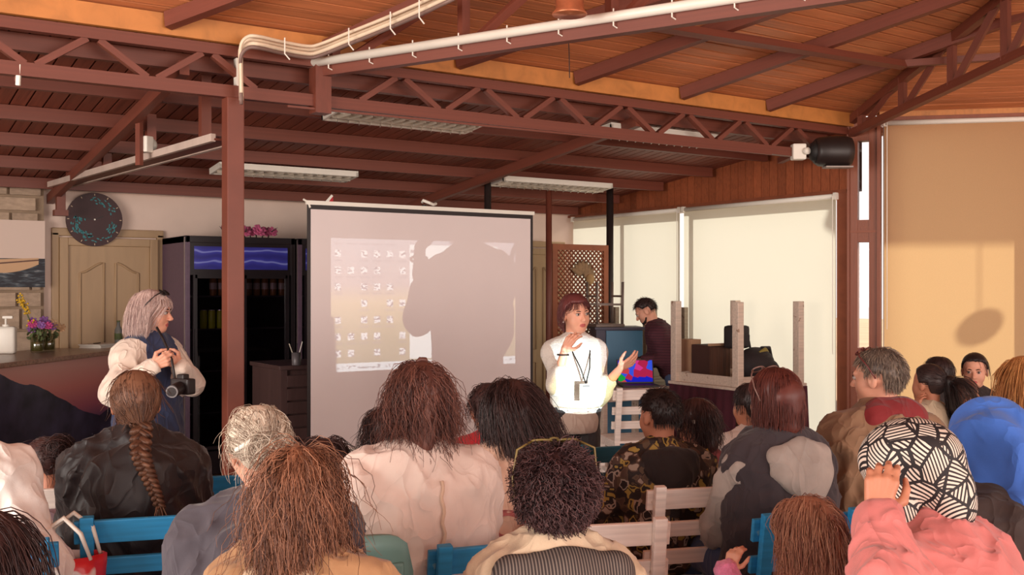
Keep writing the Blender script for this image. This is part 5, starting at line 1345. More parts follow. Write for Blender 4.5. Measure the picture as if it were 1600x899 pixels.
# ================================================================== CHAIRS
def chair_proto(name, mat):
    o = empty(name)
    for s in (-1, 1):
        MB().bar((s * .175, -.20, 0), (s * .175, -.205, .45), .042, .03, (0, 1, 0), .004).build('leg', mat, o)
        MB().bar((s * .175, -.205, .43), (s * .175, -.275, .875), .045, .03, (0, 1, 0), .004).build('back_post', mat, o)
        MB().bar((s * .175, .19, 0), (s * .175, .185, .43), .042, .03, (0, 1, 0), .004).build('leg', mat, o)
        MB().bar((s * .175, -.21, .405), (s * .175, .2, .405), .022, .05, (0, 0, 1), .003).build('side_rail', mat, o)
        MB().bar((s * .175, -.2, .18), (s * .175, .19, .18), .02, .03).build('stretcher', mat, o)
    for k in range(6): MB().box((0, -.19 + k * .076, .442), (.40, .066, .02), bevel=.004).build('seat_slat', mat, o)
    for z, hh in ((.575, .062), (.69, .062), (.815, .082)):
        y = -.205 - .07 * (z - .43) / .445 + .026
        MB().box((0, y, z), (.44, .018, hh), Matrix.Rotation(.157, 3, 'X'), .004).build('back_slat', mat, o)
    return o
m_cb = PAINTWOOD('blue_painted_wood', srgb(46, 150, 208), srgb(130, 184, 204), .68)
m_ct = PAINTWOOD('teal_painted_wood', srgb(52, 116, 138), srgb(96, 130, 136), .68)
m_cw = PAINTWOOD('white_painted_wood', srgb(248, 234, 224), srgb(206, 184, 166), .70)
protos = {'b': (chair_proto('wooden_chair', m_cb), [0]), 't': (chair_proto('wooden_chair', m_ct), [0]), 'w': (chair_proto('wooden_chair', m_cw), [0])}
def chair(kind, px, d, yaw, label, group='slatted wooden chairs'):
    p, used = protos[kind]; o = p if not used[0] else copy_tree(p); used[0] = 1
    rz = -TH + radians(yaw); b = W(px, d, z=0); o.location = (b.x - sin(rz) * .25, b.y + cos(rz) * .25, 0); o.rotation_euler = (0, 0, rz)
    return tag(o, label, 'chair', group)
chair('b', 221, 3.62, 16, 'blue slatted chair under the woman with the braid')
chair('b', -28, 3.22, 14, 'blue slatted chair at the left edge under the white shirt')
chair('b', 388, 4.45, 16, 'blue slatted chair showing a corner left of the grey-blond hair')
chair('b', 776, 3.24, 20, 'blue slatted chair in front of the curly dark hair')
chair('b', 1264, 3.66, 17, 'blue slatted chair behind the little girl in pink')
chair('b', 1432, 3.02, 24, 'blue slatted chair under the woman in the pink sweater')
chair('t', 962, 5.25, 20, 'teal slatted chair beyond the boy in the patterned jacket')
chair('w', 952, 3.52, 12, 'white slatted chair right of the curly dark hair, nearest of the white ones')
chair('w', 1092, 4.16, 14, 'white slatted chair behind the boy in the patterned jacket')
chair('w', 1108, 4.62, 16, 'white slatted chair behind the girl with the hair clip')
chair('w', 1000, 8.15, 12, 'white slatted chair drawn up to the laptop table')
chair('w', 96, 4.15, 14, 'white slatted chair behind the child with the curly bun')
chair('w', 596, 4.72, 16, 'white slatted chair just left of the cream jacket')
# pale teal rounded chair in front of the frizzy hair
m_tp = M('pale_teal_plastic', srgb(122, 166, 160), .45, .06)
o = empty('rounded_chair', W(548, 3.15, z=0), -TH + radians(4), 'pale teal chair with a rounded back behind the frizzy hair', 'chair')
o.scale = (.85, .9, 1.09)
bk = MB(); rows = []
for z in np.linspace(.50, .85, 9):
    row = []
    for x in np.linspace(-.22, .22, 15):
        t_ = (z - .50) / .35; xx = x * (1 - .10 * max(0, t_ - .75) * 4 * abs(x) / .22); zz = z - .03 * (abs(x) / .22) ** 6 * t_
        row.append(bk.bm.verts.new((xx, -.05 + .06 * (x / .22) ** 2 - .06 * t_ - .0, zz)))
    rows.append(row)
for a, b in zip(rows, rows[1:]):
    for k in range(14): bk.bm.faces.new((a[k], a[k + 1], b[k + 1], b[k]))
ob = bk.build('backrest', m_tp, o, True); md = ob.modifiers.new('t', 'SOLIDIFY'); md.thickness = .02; md.offset = 0
MB().box((0, .2, .45), (.44, .44, .03), bevel=.012).build('seat', m_tp, o)
for s in (-1, 1):
    MB().box((s * .17, -.07, .60), (.045, .03, .34), bevel=.008).build('back_rib', m_tp, o)
    for y in (.0, .4): MB().cyl((s * .18, y + .0, 0), (s * .17, y, .44), .018).build('leg', m_tp, o, True)

# ================================================================== THE PEOPLE
def c1(*v): return srgb(*v)
h_brown = HAIRM('chestnut_hair', c1(62, 40, 32), c1(132, 92, 70)); h_dark = HAIRM('dark_brown_hair', c1(34, 22, 24), c1(78, 50, 46)); h_black = HAIRM('black_hair', c1(26, 18, 19), c1(58, 42, 40))
h_red = HAIRM('red_brown_hair', c1(52, 28, 28), c1(134, 84, 70)); h_frizz = HAIRM('copper_frizz_hair', c1(70, 40, 32), c1(180, 124, 94), .5); h_grey = HAIRM('grey_blond_hair', c1(132, 108, 92), c1(240, 226, 206)); h_curl = HAIRM('dark_curl_hair', c1(34, 20, 24), c1(104, 72, 72))
h_bob = HAIRM('auburn_hair', c1(64, 28, 26), c1(128, 66, 54)); h_pres = HAIRM('plum_red_hair', c1(66, 30, 34), c1(120, 62, 58)); h_salt = HAIRM('salt_pepper_hair', c1(66, 54, 50), c1(168, 148, 130)); h_oran = HAIRM('orange_blond_hair', c1(142, 86, 46), c1(222, 160, 100)); h_lb = HAIRM('light_brown_hair', c1(118, 66, 54), c1(202, 146, 116)); h_pho = HAIRM('ash_blond_hair', c1(158, 128, 124), c1(232, 206, 196))
t_black = CLOTHM('black_cloth', c1(40, 31, 31)); t_jean = CLOTHM('jean_cloth', c1(70, 86, 122)); t_navy = CLOTHM('navy_quilt', c1(46, 56, 88)); t_cream = CLOTHM('cream_knit', c1(232, 214, 198)); t_red = CLOTHM('red_cloth', c1(196, 34, 44)); t_grey = CLOTHM('grey_melange', c1(166, 154, 146), 320, .3, .22)
SHELL = dict(colinf=.02)

# ---- photographer at the left
p = Person('grey-haired photographer in navy vest and white sleeves with clasped hands', 238, 5.9, ytop=454, yaw=-112, stand=True, w=1.08, hs=1.02, head=(22, 6, 0), skin=sk_l, face=True,
    arms=dict(R=dict(wr=(240, 572, 5.62), el=(178, 612, 5.55), hand=dict(cam=True, d=(.75, -.15, .35), n=(-.2, .9, .1), t=(.3, 0, .9), curl=(.75, .8, .85, .9), thumb=.7), fine=True),
              L=dict(wr=(281, 572, 5.72), el=(300, 600, 5.95), hand=dict(cam=True, d=(-.8, -.25, .55), n=(-.2, .9, -.1), t=(.4, 0, .8), curl=(.7, .75, .8, .85), thumb=.6), fine=True)))
p.top(t_cream, .020, .011, hem=-.05, neck=.03, name='blouse', label='cream blouse with loose sleeves', sleeve=.93)
p.top(t_navy, .036, .012, hem=-.14, neck=.0, sleeves=False, name='vest', puff=(.09, .004), label='quilted navy vest')
p.trousers(t_jean)
st = p.grow(1500, .25, 9, vol=.020, lift=.3, stiff=.7, wave=(.003, 40), seed=3, reg=dict(front=.50, side=-.5), colinf=.03, swirl=.9, back=-.1)
fr = p.grow(260, .075, 8, vol=.010, lift=.2, stiff=.7, seed=4, reg=dict(front=.45, side=.3, back=.3), swirl=.4, back=.9)
p.hair(h_pho, [st, fr], .012, reg=dict(front=.50, side=-.3), core=[[('c', A3(-.055, -.045, .0), A3(-.06, -.045, -.115), .04, .035), ('c', A3(.055, -.045, .0), A3(.06, -.045, -.115), .04, .035), ('c', A3(0, -.075, 0), A3(0, -.07, -.12), .05, .04)]], r=(.0011, .0006), label='ash blond shoulder length hair')
p.sunglasses(.055, .118, .9, out=.012)
cmr = empty('camera', W(286, 5.52, py=617), rz=-TH - .5, label='black camera with a silver ringed lens hanging at the photographer’s waist', cat='camera')
MB().box((0, 0, .045), (.13, .06, .085), bevel=.012).build('body', m_black, cmr); MB().box((0, .0, .095), (.05, .045, .03), bevel=.008).build('viewfinder', m_black, cmr); MB().cyl((.01, -.03, .04), (.05, -.12, .03), .034, n=20).build('lens_barrel', m_black, cmr); MB().cyl((.05, -.12, .03), (.055, -.13, .029), .032, n=20).build('lens_ring', M('silver_ring', srgb(110, 105, 105), .4, metal=.5), cmr); MB().cyl((.054, -.129, .029), (.0555, -.132, .0288), .024, n=20).build('front_glass', M('dark_lens', None), cmr)
MB().tube([Vector((-.06, 0, .08))] + [(Matrix.Rotation(TH + .5, 3, 'Z') @ (W(*q) - cmr.location)) for q in ((268, 5.62, None, 560), (255, 5.66, None, 530), (245, 5.72, None, 512))], .007, 6).build('strap', m_black, cmr, True)

# ---- presenter
def knit(name, col):
    t = NT(name); tc = t.n('TexCoord'); wv = t.n('TexWave', bands_direction='Z'); wv.inputs['Scale'].default_value = 38; wv.inputs['Distortion'].default_value = 3; wv.inputs['Detail'].default_value = 2; wv.inputs['Detail Scale'].default_value = 6; t.l(tc.outputs['Object'], wv.inputs['Vector'])
    c = t.ramp(wv.outputs['Fac'], [(.0, dk(col, .78)), (.6, col)]); t.l(c, t.b.inputs['Base Color']); t.b.inputs['Roughness'].default_value = .9; t.bump(wv.outputs['Fac'], .5, .006); return t.m
p = Person('presenter in a white knitted sweater with a lanyard, gesturing beside the screen', 899, 6.58, ytop=461, yaw=-162, stand=True, w=.90, hs=1.03, head=(8, 2, 3), skin=sk_l, face=True,
    arms=dict(R=dict(wr=(881, 548, 6.30), el=(868, 615, 6.40), hand=dict(cam=True, d=(.5, -.15, .85), n=(.55, .75, -.2), t=(.25, -.9, .1), curl=(.35, .4, .45, .5), thumb=.3, spread=.2), fine=True),
              L=dict(wr=(968, 576, 6.44), el=(944, 608, 6.55), hand=dict(cam=True, d=(.80, -.2, .5), n=(-.5, .75, .3), t=(-.35, -.3, .9), curl=(.2, .25, .35, .45), thumb=-.1, spread=.35), fine=True)))
kn = knit('white_knit', c1(226, 216, 206))
p.top(kn, .014, .011, hem=-.10, neck=.004, name='sweater', sleeve=.45, label='white knitted sweater', flare=.01, fold=.003)
p.top(CLOTHM('beige_hem', c1(176, 152, 138)), .006, .013, hem=-.135, neck=-.12, sleeves=False, name='undershirt', fold=.002)
p.trousers(t_black)
st = p.grow(900, .10, 9, vol=.018, lift=.4, stiff=.7, wave=(.003, 50), seed=8, reg=dict(front=.52, side=-.2), swirl=.6, back=-.5)
fr = p.grow(260, .06, 7, vol=.014, lift=.3, stiff=.8, seed=9, reg=dict(front=.5, side=.35, back=.35), swirl=1.6, back=.5, part=.45)
p.hair(h_pres, [st, fr], .018, reg=dict(front=.50, side=-.22), label='short plum red hair')
pts = lambda sg: [Vector(p.nb + p.Rx * sg * .055 + p.Fw * .0 + p.U * .02), Vector(p.nb + p.Rx * sg * .06 + p.Fw * .105 - p.U * .06), Vector(p.hip + p.U * .30 * p.k + p.Rx * sg * .03 + p.Fw * .175), Vector(p.hip + p.U * .20 * p.k + p.Fw * .185)]
ly = MB().tube(pts(-1), .0045, 6).tube(pts(1), .0045, 6).build('lanyard', m_black, p.root, True)
bp = p.hip + p.U * .14 * p.k + p.Fw * .187; bm_ = MB().box(Vector(bp), (.085, .006, .12), Matrix(p.TM.tolist()), .003).build('badge', m_white, p.root); MB().box(Vector(bp + p.U * .045 + p.Fw * .004), (.05, .002, .014), Matrix(p.TM.tolist())).build('badge_print', M('grey_print', srgb(120, 110, 110), .6), bm_)
MB().sph(Vector(p.H((.083, -.004, -.040))), .006, 8).sph(Vector(p.H((-.083, -.004, -.040))), .006, 8).build('earring', m_white, p.root, True)
MB().tube([Vector(p.wr['R'] + (p.el['R'] - p.wr['R']) * .12 + np.array(v, f32)) for v in [(.034 * cos(a), .034 * sin(a), 0) for a in np.linspace(0, 2 * pi, 15)[:-1]]], .005, 6, closed=True).build('bracelet', m_black, p.root, True)

# ---- man bending over the laptop
def stripe(name, ca, cb, sc_=60, axis=2, duty=.5):
    t = NT(name); tc = t.n('TexCoord'); sx = t.n('SeparateXYZ'); t.l(tc.outputs['Object'], sx.inputs[0]); nz = t.n('TexNoise'); nz.inputs['Scale'].default_value = 9; t.l(tc.outputs['Object'], nz.inputs['Vector'])
    f = t.math('SINE', t.math('ADD', t.math('MULTIPLY', sx.outputs[axis], sc_ * 2 * pi), t.math('MULTIPLY', nz.outputs['Fac'], 3))); c = t.ramp(t.math('MULTIPLY_ADD', f, .5, .5), [(max(duty - .12, 0), ca), (duty + .12, cb)]); t.l(c, t.b.inputs['Base Color']); t.b.inputs['Roughness'].default_value = .85; return t.m
p = Person('dark-haired man in a striped maroon sweater bending over the laptop', 1009, 9.75, ztop=1.575, yaw=82, stand=True, w=1.05, hs=1.0, lean=26, head=(0, 32, 0), skin=sk_l, face=True,
    arms=dict(R=dict(wr=(996, 566, 9.65), el=(1035, 600, 9.95), hand=dict(cam=True, d=(-.9, -.3, -.2), n=(0, 0, -1), t=(.2, -.9, .1), fine=True)), L=dict(wr=(1008, 562, 9.48), el=(1048, 595, 9.5), hand=dict(cam=True, d=(-.9, -.1, -.1), n=(0, 0, -1), t=(-.2, .9, .1), fine=True))))
p.top(stripe('maroon_stripe', c1(66, 28, 40), c1(82, 36, 48), 40), .020, .014, hem=-.10, name='sweater')
p.trousers(t_jean)
p.hair(h_black, [p.grow(600, .04, 6, vol=.014, lift=.7, stiff=.9, frizz=.1, seed=12, reg=dict(front=.55, side=.1, back=-.5), swirl=.2, back=.3)], .010, reg=dict(front=.55, side=.05, back=-.55))
p.blob('beard', [('e', p.H((0, .062, -.08)), A3(.036, .030, .028) * p.hs, p.RH), ('c', p.H((.05, .03, -.05)), p.H((.03, .055, -.08)), .016, .018), ('c', p.H((-.05, .03, -.05)), p.H((-.03, .055, -.08)), .016, .018)], h_black, .008, .01, .001)

# ---- audience, from the left
p = Person('person in a bright white shirt at the left edge', -96, 3.45, ztop=1.40, yaw=12, w=1.1, lean=8, skin=sk_m, arms=dict(R=dict(wr=(0, 870, 3.6), el=(70, 860, 3.35))))
p.top(CLOTHM('bright_white_cloth', c1(250, 243, 236)), .034, .012, hem=-.12, fold=.006, name='shirt', ffreq=12); p.trousers(t_black)
p.blob('collar', [('c', p.nb - p.Rx * .06 - p.Fw * .04 + p.U * .01, p.nb + p.Rx * .06 - p.Fw * .04 + p.U * .01, .034, .034), ('c', p.nb + p.Rx * .065 - p.Fw * .03, p.nb + p.Rx * .05 + p.Fw * .07 - p.U * .03, .03, .026), ('c', p.nb - p.Rx * .065 - p.Fw * .03, p.nb - p.Rx * .05 + p.Fw * .07 - p.U * .03, .03, .026)], CLOTHM('bright_white_cloth', None), .011)
p.hair(h_brown, [p.grow(420, .10, 7, vol=.015, seed=21)], .012)
p = Person('person with long dark hair at the lower left corner', -30, 1.95, ztop=1.235, stool='person at the lower left corner', yaw=10, w=.9, hs=.95)
p.top(CLOTHM('purple_cloth', c1(76, 48, 92)), .02, .016); p.trousers(t_black); p.hair(h_dark, [p.grow(700, .36, 12, vol=.03, seed=22, wave=(.004, 30))], .014, core=[[('c', A3(0, -.06, .0), A3(0, -.08, -.22), .07, .07)]])
p = Person('small child with a curly dark bun at the left', 70, 4.35, ytop=684, yaw=40, w=.8, hs=.92, head=(25, 18, 0), skin=sk_m)
p.top(CLOTHM('lilac_cloth', c1(196, 176, 190)), .015, .015); p.trousers(t_black)
p.hair(h_dark, [p.grow(600, .28, 11, vol=.014, lift=.2, stiff=.6, frizz=.12, wave=(.005, 110), seed=23, tie=(0, -.115, .045)), p.grow(160, .10, 8, vol=.02, lift=.4, frizz=.2, seed=24), bun(A3(0, -.125, .05), A3(.056, .05, .054), 220, 6, 10, noise=.5)], .012, core=[[('e', A3(0, -.125, .05), A3(.052, .045, .05))]], coren=.004)
MB().tube([Vector(p.H(A3(.03 * cos(a), -.103, .05 + .03 * sin(a)))) for a in np.linspace(0, 2 * pi, 13)[:-1]], .006, 6, closed=True).build('hair_tie', m_white, p.root, True)

# braid woman
t_puf = CLOTHM('black_puffer', c1(40, 33, 35)); _mats['black_puffer'].node_tree.nodes['Principled BSDF'].inputs['Roughness'].default_value = .5
p = Person('woman with a long brown braid in a black hooded puffer jacket', 212, 4.0, ytop=580, yaw=14, w=.94, hs=1.06, head=(8, 6, 0), skin=sk_m)
p.top(t_puf, .044, .013, hem=-.12, puff=(.13, .010), fold=.009, ffreq=13, name='puffer_jacket', seed=4)
p.trousers(t_black); k = p.k; B_ = lambda u, f, r=0: p.hip + p.U * u * k + p.Fw * f * k + p.Rx * r * k
hd0, hd1 = p.back(0, .36, 0), p.back(0, .24, 0); hood_pr = [('e', hd0, A3(.18, .040, .13) * k, p.TM), ('e', hd1, A3(.11, .030, .10) * k, p.TM), ('c', p.back(-.12, .42, -.01), p.back(0, .45, .0), .045, .05), ('c', p.back(.12, .42, -.01), p.back(0, .45, .0), .045, .05), ('c', p.back(.12, .42, -.01), B_(.45, .03, .15), .045, .04), ('c', p.back(-.12, .42, -.01), B_(.45, .03, -.15), .045, .04)]
p.hoodpad(t_puf, .37, .19, .17, .045, .35, .042, label='padded hood')
tie = A3(.015, -.10, -.085)
sc_ = p.grow(2200, .38, 12, vol=.012, lift=.12, stiff=.35, frizz=.02, seed=31, tie=tie, reg=dict(front=.6, side=-.3, back=-.8), jit=.1)
fz = p.grow(120, .10, 8, vol=.018, lift=.3, frizz=.14, seed=32)
# plait
def plait(H0, pts, r, turns, mat, root, name='braid'):
    ts = np.linspace(0, 1, 110); P = np.array(pts, f32); seg = np.linspace(0, 1, len(P)); C = np.stack([np.interp(ts, seg, P[:, i]) for i in range(3)], 1); parts = []
    for j in range(3):
        ph = 2 * pi * turns * ts + j * 2 * pi / 3; rr = r * (1 - .55 * ts)
        path = C + np.stack([rr * np.sin(ph), -rr * .55 * np.sin(2 * ph), np.zeros_like(ts)], 1)
        for q in range(9):
            a = q * 2 * pi / 9; off = np.stack([np.cos(a + ph * .3), np.sin(a + ph * .3), np.zeros_like(ts)], 1) * (rr * .42)[:, None]
            v, f = tubes((path + off)[None].astype(f32), r * .34, r * .17, 5); parts.append((v, f))
    return join(parts)
b0 = p.H(tie)
def outside(q, prims, off, step=.006):
    q = np.asarray(q, f32).copy()
    for _ in range(60):
        if field(prims, q[None], .03)[0] - off > 0 and field(p.last[0], q[None], .06)[0] - p.last[1] - off > 0: break
        q = q - p.Fw * step
    return q
bp = [b0 + A3(0, .01, .02)] + [outside(b0 + A3(*v), hood_pr, .024) for v in ((.005, -.02, -.03), (.012, -.03, -.07), (.025, -.03, -.11), (.04, -.03, -.15), (.055, -.03, -.19), (.07, -.03, -.23), (.082, -.03, -.27))]
V, Q = plait(None, bp, .026, 5, h_brown, p.root); tl = np.array([[bp[-1] + A3(*(np.random.default_rng(i).normal(0, .006, 3))) * (1 + 2 * t) + A3(.01, 0, -.075) * t for t in np.linspace(0, 1, 6)] for i in range(60)], f32)
p.hair(h_brown, [sc_, fz], .011, reg=dict(side=-.3), extra=[(V, Q), tubes(tl, .003, .001)], label='brown hair plaited into one long braid')

# plastic carrier bag
cb_ = empty('carrier_bag', W(108, 3.5, z=.46), rz=-TH, label='white and red plastic carrier bag hanging beside the blue chair', cat='bag')
pl = MB(); rows = []
for i, z in enumerate(np.linspace(0, .30, 10)):
    row = []
    for j in range(20):
        a = 2 * pi * j / 20; r = (.10 + .03 * sin(z * 9)) * (1 + .12 * sin(3 * a + z * 20) + .05 * sin(7 * a)); row.append(pl.bm.verts.new((r * cos(a) * 1.0, r * sin(a) * .6, z)))
    rows.append(row)
for a, b in zip(rows, rows[1:]):
    for j in range(20): pl.bm.faces.new((a[j], a[(j + 1) % 20], b[(j + 1) % 20], b[j]))
pl.bm.faces.new(rows[0][::-1])
tb = NT('bag_print'); tc = tb.n('TexCoord'); nz = tb.n('TexNoise'); nz.inputs['Scale'].default_value = 6; tb.l(tc.outputs['Object'], nz.inputs['Vector']); tb.l(tb.ramp(nz.outputs['Fac'], [(.44, c1(236, 220, 216)), (.47, c1(216, 40, 48)), (.58, c1(214, 36, 46)), (.61, c1(232, 170, 180))]), tb.b.inputs['Base Color']); tb.b.inputs['Roughness'].default_value = .35
ob = pl.build('sack', tb.m, cb_, True); md = ob.modifiers.new('t', 'SOLIDIFY'); md.thickness = .002
for sg in (-1, 1): MB().tube([(-.09, sg * .04, .29), (-.07, sg * .05, .38), (0, sg * .04, .43), (.06, sg * .05, .38), (.09, sg * .04, .29)], [.006, .008, .009, .008, .006], 6).build('handle', m_white, cb_, True)

# grey-blond woman
p = Person('woman with messy grey-blond hair in a dark grey jacket', 404, 2.98, ytop=636, stool='woman with grey-blond hair', yaw=8, w=1.12, hs=1.0, lean=10, slean=-4, head=(20, 8, -4), skin=sk_l)
p.top(CLOTHM('charcoal_jacket', c1(68, 62, 70)), .026, .012, hem=-.12, name='jacket', fold=.006, ffreq=14, seed=7); p.trousers(t_black)
p.hair(h_grey, [p.grow(1300, .30, 11, vol=.016, lift=.25, stiff=.5, frizz=.06, wave=(.005, 60), seed=41, tie=(-.01, -.12, .0), jit=.4), p.grow(150, .09, 10, vol=.016, lift=.3, stiff=.8, frizz=.06, wave=(.012, 45), seed=42), p.grow(70, .13, 9, vol=.02, lift=.2, frizz=.06, wave=(.012, 34), seed=43, reg=dict(front=-.2, side=-.3, back=-.9)), bun(A3(-.01, -.13, .0), A3(.046, .042, .046), 260, 5, 11, noise=.5)], .012, core=[[('e', A3(-.01, -.125, .0), A3(.036, .032, .036))]], r=(.0010, .0005), coren=.004, label='messy grey-blond hair tied low')
MB().tube([Vector(p.H(v)) for v in ((-.08, -.07, .01), (-.04, -.115, .035), (.015, -.145, .035), (.04, -.13, .02))], .007, 8).build('hair_band', m_white, p.root, True)

# child in red in front of her
p = Person('child with dark brown hair in a red top on the pale teal chair', 508, 3.85, ytop=688, yaw=5, w=.85, hs=.95, skin=sk_m)
p.top(t_red, .018, .014); p.trousers(t_black); p.hair(h_dark, [p.grow(900, .17, 10, vol=.034, lift=.45, frizz=.10, wave=(.006, 60), seed=51)], .014, core=[[('c', A3(0, -.05, 0), A3(0, -.06, -.08), .075, .05)]])

# frizzy long hair in the foreground
p = Person('woman with very long frizzy copper hair in a tan jacket, in the foreground', 472, 2.45, ytop=700, stool='woman with the frizzy copper hair', yaw=-12, w=.88, hs=.95, lean=4, skin=sk_m)
p.top(CLOTHM('tan_jacket', c1(180, 136, 96)), .036, .012, hem=-.10, name='jacket', fold=.006)
p.blob('collar', [('c', p.nb + p.Rx * s1 * .11 - p.U * .04 - p.Fw * .05, p.nb + p.Rx * s2 * .06 - p.Fw * .09 - p.U * .02, .032, .036) for s1, s2 in ((-1, -1), (1, 1))] + [('c', p.nb - p.Rx * .06 - p.Fw * .09 - p.U * .02, p.nb + p.Rx * .06 - p.Fw * .09 - p.U * .02, .036, .036)], CLOTHM('cream_lining', c1(222, 192, 160)), .012); p.trousers(t_black)
p.hair(h_frizz, [p.grow(2700, .50, 13, vol=.020, lift=.15, stiff=.6, frizz=.035, wave=(.007, 48), seed=61, swirl=.25, reg=dict(front=.55), colinf=.045), p.grow(420, .30, 12, vol=.045, lift=.35, stiff=.72, frizz=.09, wave=(.008, 60), seed=62, colinf=.05), p.grow(700, .50, 13, vol=.024, lift=.12, stiff=.6, frizz=.03, wave=(.006, 48), seed=63, swirl=.0, xlim=.35, colinf=.05)], .010, core=[[('c', A3(0, -.05, .0), A3(0, -.10, -.36), .07, .06), ('c', A3(.04, -.05, .0), A3(.055, -.10, -.34), .045, .045), ('c', A3(-.04, -.05, .0), A3(-.055, -.10, -.34), .045, .045)]], r=(.0012, .0006), coren=.006, label='very long frizzy copper hair')

# cream jacket
p = Person('woman with tousled red-brown hair in a cream jacket with a braided back seam', 654, 3.45, ytop=569, stool='woman in the cream jacket', yaw=16, w=.90, hs=1.04, lean=2, head=(4, 4, 4), skin=sk_l)
t_cj = CLOTHM('cream_jacket', c1(234, 212, 200), 300, .1)
p.top(t_cj, .030, .012, hem=-.16, name='jacket', fold=.006, ffreq=11, neck=.03, seed=9); p.trousers(CLOTHM('plum_trousers', c1(70, 40, 66)))
p.blob('collar', [('c', p.nb - p.Rx * .07 * p.k - p.Fw * .035 + p.U * .005, p.nb + p.Rx * .07 * p.k - p.Fw * .035 + p.U * .005, .034, .034), ('c', p.nb - p.Rx * .07 * p.k - p.Fw * .035, p.nb - p.Rx * .07 * p.k + p.Fw * .06 - p.U * .03, .032, .028), ('c', p.nb + p.Rx * .07 * p.k - p.Fw * .035, p.nb + p.Rx * .07 * p.k + p.Fw * .06 - p.U * .03, .032, .028)], t_cj, .011)
p.armhole(CLOTHM('darker_seam', c1(190, 164, 150)), .034 * p.k)  # armhole seam a little darker than the jacket cloth
ln_ = [Vector(p.back(.045, u)) for u in np.linspace(.42, -.12, 40)]
rope = [v + Vector((.004 * sin(i * 1.4), 0, 0)) for i, v in enumerate(ln_)]
MB().tube(rope, .0055, 6).build('seam_braid', CLOTHM('seam_cord', c1(216, 184, 160)), p.root, True)
p.hair(h_red, [p.grow(1900, .235, 10, vol=.022, lift=.3, stiff=.65, frizz=.09, wave=(.010, 60), seed=71, reg=dict(side=-.5), swirl=.8), p.grow(260, .18, 11, vol=.032, lift=.35, frizz=.10, seed=72)], .016, core=[[('c', A3(0, -.055, 0), A3(0, -.07, -.13), .075, .055)]], r=(.0013, .0006), coren=.004, label='tousled shoulder length red-brown hair')
MB().tube([Vector(p.H(v)) for v in ((-.018, -.02, .124), (-.008, -.024, .138), (.010, -.02, .138), (.018, -.012, .124))], .008, 6).build('hair_knot', h_red, p.root, True)

p = Person('person with dark wavy hair and red top left of the cream jacket', 598, 5.05, ytop=640, w=.85, hs=.95)
p.top(t_red, .02, .016); p.trousers(t_black); p.hair(h_dark, [p.grow(600, .2, 10, vol=.026, frizz=.08, wave=(.008, 50), seed=81)], .014, core=[[('c', A3(0, -.05, 0), A3(0, -.07, -.1), .07, .05)]])
p = Person('child in a red hoodie with dark hair, peeking out left of the long dark hair', 764, 4.65, ytop=601, stool='child in the red hoodie', w=.95, hs=.98, yaw=14, skin=sk_m)
p.top(t_red, .03, .014, name='hoodie'); p.trousers(t_black); p.hoodpad(t_red, .40, .13, .10, .035, .4)
p.hair(h_dark, [p.grow(500, .09, 8, vol=.02, frizz=.12, wave=(.008, 70), seed=82)], .014)

# long dark hair girl
p = Person('young woman with long dark hair in a beige lettered sweatshirt', 798, 4.0, ytop=595, stool='young woman in the beige sweatshirt', yaw=22, w=1.0, hs=1.03, slean=-3, lean=3, head=(-8, 6, 5), skin=sk_l)
t_bs = CLOTHM('beige_sweat', c1(208, 170, 148), 300, .12)
p.top(t_bs, .034, .012, hem=-.08, name='sweatshirt', fold=.006, seed=5); p.trousers(t_red)
p.hair(h_dark, [p.grow(2000, .40, 11, vol=.030, lift=.2, stiff=.7, frizz=.03, wave=(.006, 26), seed=91, fall=(.30, -.10, -1), reg=dict(side=-.5), swirl=.7, colinf=.045)], .014, core=[[('c', A3(.0, -.06, 0), A3(.035, -.09, -.20), .08, .06)]], r=(.0013, .0006), coren=.004, label='long dark wavy hair')
fc = bpy.data.curves.new('lettering', 'FONT'); fc.body = 'CAN'; fc.size = .15; fc.extrude = .002; fc.align_x = 'CENTER'; fc.offset = .004
to = bpy.data.objects.new('lettering_curve', fc); COL.objects.link(to); dg = bpy.context.evaluated_depsgraph_get(); me = bpy.data.meshes.new_from_object(to.evaluated_get(dg)); bpy.data.objects.remove(to)
bm = bmesh.new(); bm.from_mesh(me); bmesh.ops.subdivide_edges(bm, edges=bm.edges, cuts=3, use_grid_fill=True)
for v in bm.verts:
    x, z = v.co.x, v.co.y; v.co = Vector(p.back(x, .20 + z, .004 + v.co.z))
me2 = bpy.data.meshes.new('lettering'); bm.to_mesh(me2); bm.free(); me2.materials.append(CLOTHM('rose_print', c1(176, 98, 96))); lo_ = bpy.data.objects.new('lettering', me2); COL.objects.link(lo_); lo_.parent = p.root

# curly head
p = Person('person with a ball of dark curls and sunglasses on top, striped hood and cream jacket', 867, 2.62, ytop=706, stool='person with the dark curls', yaw=10, w=.78, hs=.92, skin=sk_l)
t_str = stripe('grey_pinstripe', c1(54, 46, 46), c1(120, 108, 100), 130, 0, .62)
p.top(CLOTHM('cream_melange', c1(206, 182, 154), 200, .4, .25), .040, .012, hem=-.1, name='jacket', fold=.006, neck=-.03); p.trousers(t_black)
p.hoodpad(t_str, .40, .19, .11, .042, .2, .045, rw=.13, label='grey pinstriped hood')
cur = p.grow(2900, .065, 10, vol=.018, lift=1.4, stiff=.93, frizz=.04, wave=(.0062, 190), seed=101, reg=dict(front=.35, side=-.55, back=-.95), jit=.25, swirl=.2, back=0)
p.hair(h_curl, [cur], .016, reg=dict(front=.4, side=-.5, back=-.95), r=(.0019, .0012), coren=.003, core=[[('e', A3(0, -.045, -.045), A3(.08, .065, .06))]], label='dense dark curls')
p.sunglasses(.005, .152, 1.3, M('olive_frame', srgb(120, 100, 52), .4), w=.036, out=.03)

